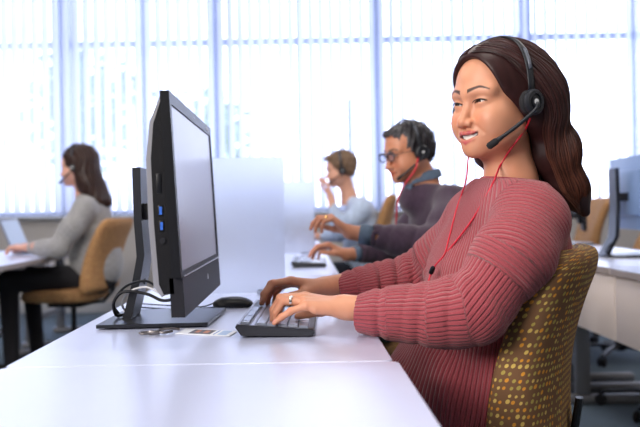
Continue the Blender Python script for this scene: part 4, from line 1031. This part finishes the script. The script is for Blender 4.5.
    # ---------------- hair
    def hb(q):
        y = q[:, 1]
        d = ell(q, (-.028, 0, .042), (.122, .092, .100))
        d = smin(d, ell(q, (.030, 0, .060), (.062, .067, .060)), .02)
        face = ell(q, (.092, 0, -.006), (.090, .071, .102)); face = smin(face, ell(q, (.060, 0, -.09), (.085, .078, .075)), .03)
        face = smin(face, ell(q, (.048, .085, -.045), (.050, .040, .050)), .03)
        face = smin(face, ell(q, (.048, -.085, -.045), (.050, .040, .050)), .03)
        d = smax(d, -face, .010)
        a = cone(q, (-.070, .045, .0), (-.110, .040, -.10), .060, .050); a = smin(a, cone(q, (-.112, .040, -.10), (-.140, .055, -.175), .050, .040), .03)
        a = smin(a, cone(q, (-.140, .055, -.175), (-.178, .070, -.238), .040, .014), .03)
        b = cone(q, (-.075, -.045, .0), (-.10, -.040, -.10), .062, .045); b = smin(b, cone(q, (-.10, -.04, -.10), (-.11, -.04, -.19), .045, .030), .03)
        s = cone(q, (-.035, -.078, -.01), (-.035, -.070, -.10), .022, .020); s = smin(s, cone(q, (-.035, -.070, -.10), (-.06, -.075, -.17), .020, .012), .02)
        d = smin(d, smin(a, smin(b, s, .02), .03), .055)
        d = d + (.0030 * np.sin(q[:, 2] * 34 + 90 * (y * .4 + q[:, 0] * .6)) + .0035 * np.sin(q[:, 2] * 56 + 26 * q[:, 0] + 14 * y)) * np.clip((.0 - q[:, 2]) / .09, 0, 1)
        neck = cone(q, (-.02, 0, -.04), (.0, 0, -.18), .050, .056)
        return smax(d, -neck, .01)
    f = lambda p: hb(hd.loc(p)) * hd.k
    base = np.array((.030, .0105, .0105))
    ho, HV = sdf_obj('hair', f, hd.O - A3(.18, .24, .30), hd.O + A3(.24, .22, .19), .0030, M_hair, body, lambda V: hair_streaks(V, base))
    tints = []; mb = MB(); G = []
    def lerp(a, b, t): return np.array(a) * (1 - t) + np.array(b) * t
    for s_ in (1, -1):
        NL = 240 if s_ == 1 else 120
        for i in range(NL):
            a = (i + rng.uniform(-.4, .4)) / NL; a = min(max(a, 0), 1)
            r = lambda s=.006: rng.uniform(-s, s)
            spec_ = [(-.010, .078, 42, .112), (-.022, .102, 58, .075), (-.030, .118, 74, .025), (-.034, .122, 86, -.030), (-.050, .110, 78, -.080), (-.065, .105, 72, -.130), (-.090, .100, 72, -.180)]
            P = [lerp((.088, .012, .118), (-.06, .010, .146), a)]
            for cx_, R_, f0, uu in spec_:
                fi = math.radians(f0 + (180 - f0) * a); P.append(np.array([cx_ + R_ * math.cos(fi), R_ * math.sin(fi), uu - (.02 * (1 - a) if uu > .1 else 0)]))
            P.append(lerp((-.135, .092, -.225 - .02 * rng.rand()), (-.196, .040, -.245 + .02 * rng.rand()), a))
            P = [np.array(p) * [1, s_, 1] + [r(.003), r(.003), r(.003)] for p in P]
            if s_ == -1:
                for k in (6, 7, 8): P[k] = P[k] * [.85, 1, .9]
            end = 9 if rng.rand() < .75 else 8
            g = np.array(spline(P[:end], 6)); off = rng.uniform(-.0012, .0020); tt = np.arange(len(g)) / 48.0
            G.append((g, off + .0016 * np.sin(tt * 30 + a * 14) * np.clip((tt - .5) / .3, 0, 1), np.clip((tt - .90) / .10, 0, 1)))
    allq = np.concatenate([g for g, o, t in G]).astype(np.float32); offs = np.concatenate([o for g, o, t in G]); free = np.concatenate([t for g, o, t in G]); orig = allq.copy()
    for _ in range(5):
        d = hb(allq); e = .0015; gr = np.stack([hb(allq + A3(e, 0, 0)) - d, hb(allq + A3(0, e, 0)) - d, hb(allq + A3(0, 0, e)) - d], 1) / e
        gr /= np.maximum(np.linalg.norm(gr, axis=1), .4)[:, None]; allq = allq - ((d - offs)[:, None] * gr * .9).astype(np.float32)
    allq = allq * (1 - free[:, None] * .6) + orig * free[:, None] * .6; k0 = 0
    for g, o, t in G:
        w = hd.world(allq[k0:k0 + len(g)]); k0 += len(g); g = [x for x in w]
        n0 = len(mb.v); g_scale[id(g)] = rng.uniform(.6, 1.25); locks(mb, [g], .0050, 6, .34, (.55, 1, .12), hd.O)
        lo = np.array((.034, .012, .012)) * rng.uniform(.55, 1.6); hi = np.array((.13, .046, .028)) * rng.uniform(.35, 1.3); nn = len(mb.v) - n0
        for k in range(nn):
            t_ = max(0, (k / nn - .45) / .55); tints.append(lo * (1 - t_) + hi * t_)
    me = bpy.data.meshes.new('hair_locks'); me.from_pydata(mb.v, [], mb.f); me.update(); paint(me, 'tint', np.array(tints))
    lo_ = link('hair_locks', me, M_hair, ho); lo_['kind'] = 'stuff'
    # ---------------- headset, cables, ring
    headset(hd, 'black headset with boom microphone worn by the woman in pink', 1, True, (.0985, .1405), -.002, (.088, .062, -.090), .0265, (.004, .096, -.007), .0095)
    c1 = cable_on('headset_cable', [(530, 119, 1.655), (526, 128, 1.665), (519, 138, 1.67), (510, 150, 1.68), (500, 166, 1.70), (492, 185, 1.70), (474, 217, 1.68), (453, 245, 1.70), (435, 266, 1.73), (431, 275, 1.74)], .0020, M_red, None, [swo, body], .003)
    tag(c1, 'red cable from the near ear cup down the pink sweater', 'cable', 'red headset cables of the woman in pink')
    c2 = cable_on('headset_cable', [(474, 132, 1.86), (469, 152, 1.80), (466.5, 178, 1.76), (461, 196, 1.74), (456, 211, 1.73), (449, 238, 1.72), (444, 255, 1.72), (434, 267, 1.73), (431, 275, 1.74)], .0018, M_red, None, [swo], .003)
    tag(c2, 'thin red cable hanging from under the chin in front of the pink sweater', 'cable', 'red headset cables of the woman in pink')
    c3 = cable_on('headset_cable', [(431, 272, 1.74), (428, 284, 1.74), (425, 298, 1.75), (424, 312, 1.76), (423, 335, 1.78), (424, 352, 1.80), (426, 372, 1.80)], .0021, M_red, None, [], .003)
    tag(c3, 'red cable below the clip, passing between the pink sleeves', 'cable', 'red headset cables of the woman in pink')
    a, b = at(433.5, 266.5, 1.715), at(430.5, 274, 1.722)
    tag(MB().tube([a, a.lerp(b, .15), a.lerp(b, .85), b], [.003, .0052, .0052, .003], 10).build('cable_clip', M_black), 'small black clip joining the red cables on the pink sweater', 'clip')
    rg = near[1]; f0, f1 = np.array(rg['fingers'][2][0]), np.array(rg['fingers'][2][1]); c = f0 * .38 + f1 * .62; ax = Vector(f1 - f0).normalized(); z = Vector((0, 0, 1)).rotation_difference(ax).to_matrix().to_4x4()
    t = thing('ring', c, 0, 'silver ring with clear stone on the near hand of the woman in pink', 'ring')
    adopt(MB().lathe([(.0094, -.0030), (.0108, -.0024), (.0108, .0024), (.0094, .0030)], c, 24, z).build('ring_band', M_ringsil), t)
    up = Vector(-rg['dn']) - Vector(rg['s']) * .4; up.normalize()
    stn = MB().lathe([(.0003, -.002), (.0028, .0), (.0034, .0012), (.002, .0024), (.0003, .0024)], Vector(c) + up * .0115, 8, Vector((0, 0, 1)).rotation_difference(up).to_matrix().to_4x4())
    adopt(stn.build('stone', mat('ring_stone', (.9, .92, .95), .05, spec=1.0)), t)
    return hd
build_woman()
# ================================================================== the three people further back
def short_hair(hd, parent, base, grey=None, thick=(.106, .085, .094), centre=(-.022, 0, .048), quiff=None, nape=-.062, h=.003, amp=.003, face_top=.098):
    def hb(q):
        d = ell(q, centre, thick)
        if quiff: d = smin(d, ell(q, quiff[0], quiff[1]), .025)
        d = smin(d, ell(q, (-.055, 0, -.005), (.056, .066, .060)), .03)
        face = ell(q, (.100, 0, -.010), (.086, .085, face_top)); face = smin(face, ell(q, (.045, .0, -.075), (.068, .12, .072)), .02)
        y = q.copy(); y[:, 1] = np.abs(y[:, 1]); face = smin(face, ell(y, (.004, .086, -.022), (.024, .022, .034)), .01)
        d = smax(d, -face, .008); d = smax(d, nape - q[:, 2] + .35 * (q[:, 0] + .06), .012)
        return d + wob(q, 95, amp) + amp * .5 * np.sin(q[:, 0] * 260 + q[:, 2] * 120 + 3 * np.sin(q[:, 1] * 60))
    def tint(V):
        q = hd.loc(V); c = hair_streaks(V, base, .45, 420)
        if grey is not None:
            m = np.clip((q[:, 0] - .015) / .03, 0, 1) * np.clip((.105 - q[:, 2]) / .04, 0, 1); m = np.clip(m * (.75 + .5 * np.sin(q[:, 2] * 500 + q[:, 0] * 300)), 0, 1)[:, None]; c = c * (1 - m) + np.array(grey) * m
        return c
    return sdf_obj('hair', lambda p: hb(hd.loc(p)) * hd.k, hd.O - A3(.17, .15, .15), hd.O + A3(.17, .15, .18), h, M_hair, parent, tint)
def garment(name, parent, hd, nk, tor, sleeves, lo, hi, h, col, mtl=None, label=None, neck_r=.060, nk_tilt=.12, cut=None, wobb=.003):
    """knitted top: torso function + open sleeves + neckline"""
    nk = A3(*nk)
    def f(p):
        d = tor(p)
        for s in sleeves: d = smin(d, s(p), .04)
        d = d + wob(p, 24, wobb)
        v = p - nk; top = v @ A3(nk_tilt, 0, .99); d = smax(d, top - .004, .008)
        inner = np.sqrt(v[:, 0] ** 2 + v[:, 1] ** 2) - neck_r; d = smax(d, -np.maximum(inner, -top - .03), .006)
        if cut is not None: d = smax(d, cut - p[:, 2], .01)
        return d
    o, V = sdf_obj(name, f, lo, hi, h, mtl or M_knit_plain, parent, lambda V: np.array(col) * (1 + wob(V, 160, .16))[:, None])
    if label: o['label'] = label
    return o
def simple_legs(parent, hip, knees, feet, m, rh=.085, shoe=True):
    def f(p):
        d = ell(p, hip, (.12, .17, .09))
        for kn, ft in zip(knees, feet):
            hp = (hip[0] - .02, kn[1] * .4 + hip[1] * .6, hip[2]); d = smin(d, cone(p, hp, kn, rh, .064), .04); d = smin(d, cone(p, kn, (ft[0], ft[1], .10), .060, .044), .02)
        return d
    a = np.array([hip] + list(knees) + [(x, y, .08) for x, y in feet]); sdf_obj('trousers', f, a.min(0) - [.22, .22, .05], a.max(0) + [.22, .22, .14], .014, m, parent)
    if shoe:
        for x, y in feet:
            sdf_obj('shoe', lambda p: smax(smin(ell(p, (x - .05, y, .045), (.13, .043, .042)), ell(p, (x + .01, y, .075), (.05, .038, .045)), .02), -p[:, 2] + .002, .003), (x - .2, y - .06, -.01), (x + .1, y + .06, .14), .008, M_shoe, parent)
def cuff_part(name, E, W, r0, r1, L, m, parent):
    E = Vector(E); W = Vector(W); d = (W - E).normalized()
    return adopt(MB().tube([E, E + d * L * .5, E + d * L, E + d * (L - .002)], [r0, (r0 + r1) / 2, r1, r1 * .80], 20).build(name, m, smooth=True), parent)

def build_man():
    st = dict(skin=(.58, .25, .145), brow=(.06, .05, .045), smile=.35, fem=0, jaw=1.12, brow_w=1.3, stubble=1, neck=.058, hand_tone=.85)
    hd = Head((.440, 3.22, 1.208), math.radians(24), math.radians(13), st, .99)
    nE, nW = (.470, 2.90, .850), (.185, 2.955, .898)
    near = hand_fn(nW, (-.72, .06, .62), (-.5, 0, -.6), (-.25, .95, .15), [(42, 38, 20), (44, 42, 24), (50, 46, 26), (56, 48, 28)], L=1.04, thumb_to=(.80, .35, .50))
    fE, fW = (.44, 3.46, .80), (.195, 3.37, .793)
    far = hand_fn(fW, (-.86, -.04, .48), (-.4, 0, -.8), (.1, -1, .05), [(38, 30, 15), (40, 34, 18), (44, 38, 20), (50, 40, 20)], L=1.05, thumb_to=(.8, .45, .40))
    nk = (.500, 3.245, 1.078)
    body, fh = body_mesh('person', hd, nk, [((.32, 2.93, .875), nW, .036, .027, near), ((.33, 3.42, .797), fW, .036, .027, far)], .0034, .0030, .02,
                         [(lambda p: smin(ell(p, (.59, 3.25, .85), (.08, .13, .17)), ell(p, (.54, 3.27, .60), (.12, .15, .17)), .08), (.3, 3.0, .40), (.75, 3.5, 1.05))],
                         'man with glasses and headset in a dark plum sweater, hands raised at his keyboard', 'person')
    eyes(hd, body)
    short_hair(hd, body, (.018, .015, .019), (.15, .145, .155), quiff=((.052, 0, .084), (.042, .054, .026)), centre=(-.022, 0, .036), thick=(.103, .082, .090), amp=.0035)
    sk = [sleeve_fn([(.590, 3.055, .995), (.545, 2.965, .92), (.490, 2.90, .850), (.36, 2.92, .868), (.262, 2.940, .884)], [.072, .068, .062, .054, .043], [(2, .006, .045, .4, 0, 1, (0, -1, .1)), (3, .005, .04, .4, 0, 1, (0, -1, .1))]),
          sleeve_fn([(.54, 3.42, .99), (.47, 3.46, .88), (.44, 3.46, .81), (.34, 3.43, .80), (.245, 3.39, .796)], [.068, .066, .060, .050, .040], [(3, .005, .04, .4, 0, 1, (0, -1, .1))])]
    R = frame((-.985, -.17, 0))
    def tor(p):
        d = ell(p, (.590, 3.25, .865), (.125, .19, .21), R); d = smin(d, ell(p, (.57, 3.26, .60), (.15, .185, .22), R), .1)
        d = smin(d, cone(p, (.585, 3.08, 1.000), (.545, 3.40, .998), .064, .062), .06); d = smin(d, ell(p, (.54, 3.24, .92), (.085, .14, .11), R), .05)
        return smin(d, cone(p, (.56, 3.15, 1.02), A3(*nk) + A3(.0, 0, -.01), .056, .060), .05)
    tor0 = tor
    def tor(p): return smin(tor0(p), ell(p, A3(*nk) + A3(-.012, 0, -.060), (.088, .095, .070)), .03)
    sw = garment('sweater', body, hd, nk, tor, sk, (.16, 2.72, .40), (.76, 3.60, 1.10), .0060, (.058, .036, .060), label='dark plum knit sweater', neck_r=.066, cut=.44)
    M_denim = mat('denim_shirt', (.085, .125, .19), .8, noise=(120, .25), bump=(500, .4))
    # collar: two leaning flaps round the neck
    cb = MB(); nkv = Vector(nk); rows = []
    for k in range(37):
        a = math.radians(-180 + 20 + 320 * k / 36); c, s = math.cos(a), math.sin(a); pts = []
        for r, z in ((.067, .002), (.065, .028), (.066, .044), (.072, .038), (.078 if abs(a) < 2.0 else .088, .006 - (.026 if abs(a) > 2.2 else 0))):
            pts.append((nk[0] + r * c, nk[1] + r * s * .98, nk[2] + z + .22 * r * c * 1.0 + .008))
        rows.append(pts)
    vs = [p for r in rows for p in r]; vs2 = [(p[0] + (nk[0] - p[0]) * .04, p[1] + (nk[1] - p[1]) * .04, p[2] - .001) for p in vs]
    cb.add(vs, [(i * 5 + k, i * 5 + k + 1, (i + 1) * 5 + k + 1, (i + 1) * 5 + k) for i in range(36) for k in range(4)])
    cb.add(vs2, [(i * 5 + k, (i + 1) * 5 + k, (i + 1) * 5 + k + 1, i * 5 + k + 1) for i in range(36) for k in range(4)])
    o = adopt(cb.build('shirt_collar', M_denim, smooth=True), body); o['label'] = 'blue-grey denim shirt collar'
    cuff_part('shirt_cuff', (.268, 2.939, .883), (.185, 2.955, .898), .037, .038, .050, M_denim, body)
    cuff_part('shirt_cuff', (.250, 3.392, .796), (.195, 3.37, .793), .034, .034, .030, M_denim, body)
    simple_legs(body, (.55, 3.27, .52), [(.08, 3.12, .54), (.08, 3.42, .54)], [(.10, 3.12), (.10, 3.42)], mat('olive_trousers', (.045, .055, .048), .9, noise=(50, .2)))
    headset(hd, 'black headset with boom microphone worn by the man with glasses', 1, True, (.091, .134), -.010, (.100, .050, -.088), .030, (-.004, .090, -.008), .0075)
    tag(line([at(418, 158, 3.12), at(415, 170, 3.10), at(405, 184, 3.10), at(398, 200, 3.10), at(396, 222, 3.12), at(392, 246, 3.16)], .0030).build('headset_cable', M_red, smooth=True), 'red headset cable on the chest of the man with glasses', 'cable', 'red headset cable of the man')
    tag(line([at(404, 268, 3.18), at(392, 272, 3.18), at(381, 277, 3.2), at(368, 281, 3.25)], .0030).build('headset_cable', M_red, smooth=True), 'red headset cable across the lap of the man with glasses', 'cable')
    # glasses
    K = hd.M(); g = thing('eyeglasses', K @ Vector((.10, 0, 0)), 0, 'dark rectangular eyeglasses on the face of the man in the plum sweater', 'glasses')
    def tr(mb): mb.v = [(K @ Vector(v))[:] for v in mb.v]; return mb
    MG = mat('spectacle_frame', (.012, .014, .022), .25, spec=.8)
    fm = MB(); lens = []
    for s in (1, -1):
        ring = []; 
        for k in range(29):
            a = 2 * PI * k / 28; cx, cy = sq(a, 3.2); ring.append((.1045 - .004 * (abs(cx * .024 + .034) - .034) * 10 * .5 , s * (.0335 + cx * .0235), .001 + cy * .0165))
        fm.tube(ring, .0027, 6, cap=False); lens.append(ring[:-1])
    for s in (1, -1): fm.tube([(.1045, s * .011, .0155), (.1050, s * .033, .0180), (.1035, s * .056, .0160)], .0036, 8)
    fm.tube([(.1045, .010, .005), (.1075, 0, .007), (.1045, -.010, .005)], .0018, 6)
    adopt(tr(fm).build('frame', MG, smooth=True), g)
    for s, r in zip((1, -1), lens):
        l = MB(); l.add([(p[0] - .0005, p[1], p[2]) for p in r] + [(p[0] + .0005, p[1], p[2]) for p in r], [tuple(range(28))[::-1], tuple(range(28, 56))]); adopt(tr(l).build('lens', glass_mat('spectacle_lens', (.92, .94, 1), .05) if 'spectacle_lens' not in bpy.data.materials else bpy.data.materials['spectacle_lens']), g)
        adopt(tr(MB().tube([(.100, s * .057, .008), (.094, s * .068, .009), (.05, s * .080, .008), (.004, s * .086, .004), (-.014, s * .085, -.012)], .0022, 8, flat=.6)).build('temple_arm', MG, smooth=True), g)
    i = near[1]; a, b = np.array(i['fingers'][2][0]), np.array(i['fingers'][2][1]); c = a * .5 + b * .5; z = Vector((0, 0, 1)).rotation_difference(Vector(b - a).normalized()).to_matrix().to_4x4()
    tag(MB().lathe([(.0098, -.003), (.0112, -.0026), (.0112, .0026), (.0098, .003)], c, 24, z).build('ring', M_gold), 'gold ring on the raised hand of the man with glasses', 'ring')

def build_blonde():
    st = dict(skin=(.68, .36, .25), brow=(.20, .11, .07), smile=0, fem=1, jaw=1.0, neck=.046)
    hd = Head((.288, 5.62, 1.262), math.radians(2), math.radians(8), st, .98)
    nE, nW = (.250, 5.42, .840), (.212, 5.475, 1.072)
    near = hand_fn(nW, (-.20, .14, .97), (-1, 0, 0), (.0, 1, -.1), [(24, 30, 16), (24, 34, 20), (36, 50, 30), (44, 60, 36)], L=1.0, thumb_to=(.85, .35, .35))
    fE, fW = (.30, 5.86, .80), (.10, 5.84, .79)
    far = hand_fn(fW, (-.95, 0, .1), (0, 0, -1), (0, -1, 0), [(20, 30, 20)] * 4, thumb_to=(.85, .4, .2))
    nk = (.352, 5.645, 1.075)
    body, fh = body_mesh('person', hd, nk, [((.225, 5.455, 1.0), nW, .032, .024, near), ((.2, 5.85, .80), fW, .032, .024, far)], .0050, .0042, .02,
                         [(lambda p: smin(ell(p, (.42, 5.66, .88), (.09, .14, .18)), ell(p, (.46, 5.67, .62), (.11, .14, .17)), .08), (.2, 5.4, .42), (.62, 5.9, 1.08))],
                         'fair-haired woman in a light blue top with headset, fingertips at her mouth', 'person')
    eyes(hd, body)
    short_hair(hd, body, (.17, .105, .065), None, quiff=((.060, 0, .092), (.050, .058, .026)), thick=(.112, .088, .098), nape=-.058, h=.004, amp=.004)
    sk = [sleeve_fn([(.415, 5.475, .985), (.34, 5.43, .90), (.275, 5.415, .835), (.245, 5.435, .91), (.218, 5.465, 1.03)], [.066, .060, .052, .044, .034]),
          sleeve_fn([(.41, 5.82, .985), (.36, 5.86, .88), (.30, 5.86, .80), (.22, 5.85, .80), (.14, 5.845, .795)], [.062, .056, .050, .042, .034])]
    R = frame((-1, -.02, 0))
    def tor(p):
        d = ell(p, (.425, 5.65, .86), (.125, .175, .22), R); d = smin(d, ell(p, (.46, 5.66, .62), (.15, .18, .20), R), .1)
        d = smin(d, cone(p, (.42, 5.50, .985), (.41, 5.80, .985), .060, .058), .06); return smin(d, cone(p, (.41, 5.56, 1.0), A3(*nk) + A3(.01, 0, -.012), .052, .052), .05)
    garment('blouse', body, hd, nk, tor, sk, (.06, 5.26, .42), (.66, 6.0, 1.14), .0085, (.50, .60, .78), label='light blue long-sleeved top', neck_r=.060, cut=.46)
    simple_legs(body, (.46, 5.66, .53), [(.02, 5.55, .55), (.02, 5.78, .55)], [(.03, 5.55), (.03, 5.78)], M_jeans)
    headset(hd, 'small black headset with boom worn by the fair-haired woman in blue', 1, True, (.094, .146), -.010, (.096, .060, -.080), .027, (-.004, .090, -.010), .009)

def build_brunette():
    st = dict(skin=(.68, .37, .28), brow=(.06, .03, .02), smile=.3, fem=1, jaw=.97, neck=.046)
    hd = Head((-1.385, 5.00, 1.282), math.radians(-4), math.radians(6), st, 1.02)
    nE, nW = (-1.50, 4.74, .80), (-1.68, 4.93, .785)
    near = hand_fn(nW, (-.96, .25, .12), (0, 0, -1), (.2, 1, 0), [(16, 28, 18), (18, 30, 20), (22, 34, 20), (26, 36, 20)], thumb_to=(.85, .4, .3))
    fE, fW = (-1.50, 5.26, .80), (-1.68, 5.14, .785)
    far = hand_fn(fW, (-.98, -.15, .12), (0, 0, -1), (.1, -1, 0), [(16, 28, 18), (18, 30, 20), (22, 34, 20), (26, 36, 20)], thumb_to=(.85, .4, .3))
    nk = (-1.345, 5.01, 1.105)
    body, fh = body_mesh('person', hd, nk, [((-1.60, 4.84, .79), nW, .032, .024, near), ((-1.6, 5.2, .79), fW, .032, .024, far)], .0045, .0040, .02,
                         [(lambda p: smin(ell(p, (-1.30, 5.01, .92), (.09, .14, .18)), ell(p, (-1.28, 5.02, .68), (.11, .14, .17)), .08), (-1.5, 4.8, .48), (-1.1, 5.25, 1.12))],
                         'woman with long dark brown hair in a grey sweater, typing at the left desk', 'person')
    eyes(hd, body)
    def hb(q):
        d = ell(q, (-.024, 0, .040), (.116, .090, .098)); face = ell(q, (.095, 0, -.008), (.080, .074, .100)); face = smin(face, ell(q, (.065, 0, -.09), (.085, .085, .075)), .03)
        d = smax(d, -face, .010)
        for s in (1, -1):
            d = smin(d, smin(cone(q, (-.045, .050 * s, .0), (-.060, .055 * s, -.12), .060, .050), cone(q, (-.060, .055 * s, -.12), (-.125, .060 * s, -.225), .052, .034), .04), .04)
        d = smin(d, cone(q, (-.07, 0, -.05), (-.145, 0, -.235), .07, .045), .04); d = smax(d, -(q[:, 2] + .268), .012)
        return smax(d + .003 * np.sin(q[:, 1] * 160 + q[:, 0] * 130 + 2 * np.sin(q[:, 2] * 30)), -cone(q, (-.0, 0, -.06), (.03, 0, -.2), .052, .06), .01)
    sdf_obj('hair', lambda p: hb(hd.loc(p)) * hd.k, hd.O - A3(.2, .18, .31), hd.O + A3(.22, .18, .18), .0045, M_hair, body, lambda V: hair_streaks(V, (.030, .013, .010), .5, 300))
    sk = [sleeve_fn([(-1.305, 4.83, 1.01), (-1.36, 4.76, .90), (-1.43, 4.74, .79), (-1.54, 4.81, .783), (-1.645, 4.895, .785)], [.070, .066, .060, .050, .037]),
          sleeve_fn([(-1.305, 5.19, 1.01), (-1.38, 5.25, .91), (-1.475, 5.26, .815), (-1.56, 5.22, .80), (-1.645, 5.165, .79)], [.066, .062, .056, .048, .037])]
    R = frame((-1, -.02, 0))
    def tor(p):
        d = ell(p, (-1.31, 5.01, .90), (.135, .18, .22), R); d = smin(d, ell(p, (-1.28, 5.02, .68), (.16, .19, .20), R), .1)
        d = smin(d, cone(p, (-1.30, 4.86, 1.02), (-1.30, 5.16, 1.02), .060, .060), .06); return smin(d, cone(p, (-1.31, 4.93, 1.03), A3(*nk) + A3(.01, 0, -.012), .054, .054), .05)
    garment('sweater', body, hd, nk, tor, sk, (-1.72, 4.60, .48), (-1.06, 5.42, 1.18), .0085, (.30, .295, .30), label='heather grey knit sweater', neck_r=.062, cut=.52)
    simple_legs(body, (-1.27, 5.02, .58), [(-1.78, 4.86, .585), (-1.74, 5.14, .585)], [(-1.76, 4.84), (-1.70, 5.14)], mat('black_trousers', (.010, .009, .013), .9), rh=.092)
    headset(hd, 'thin black headset with boom worn by the woman in the grey sweater', 1, False, (.094, .142), -.006, (.098, .060, -.088), .020, (-.002, .092, -.012), .006)
build_man(); build_blonde(); build_brunette()
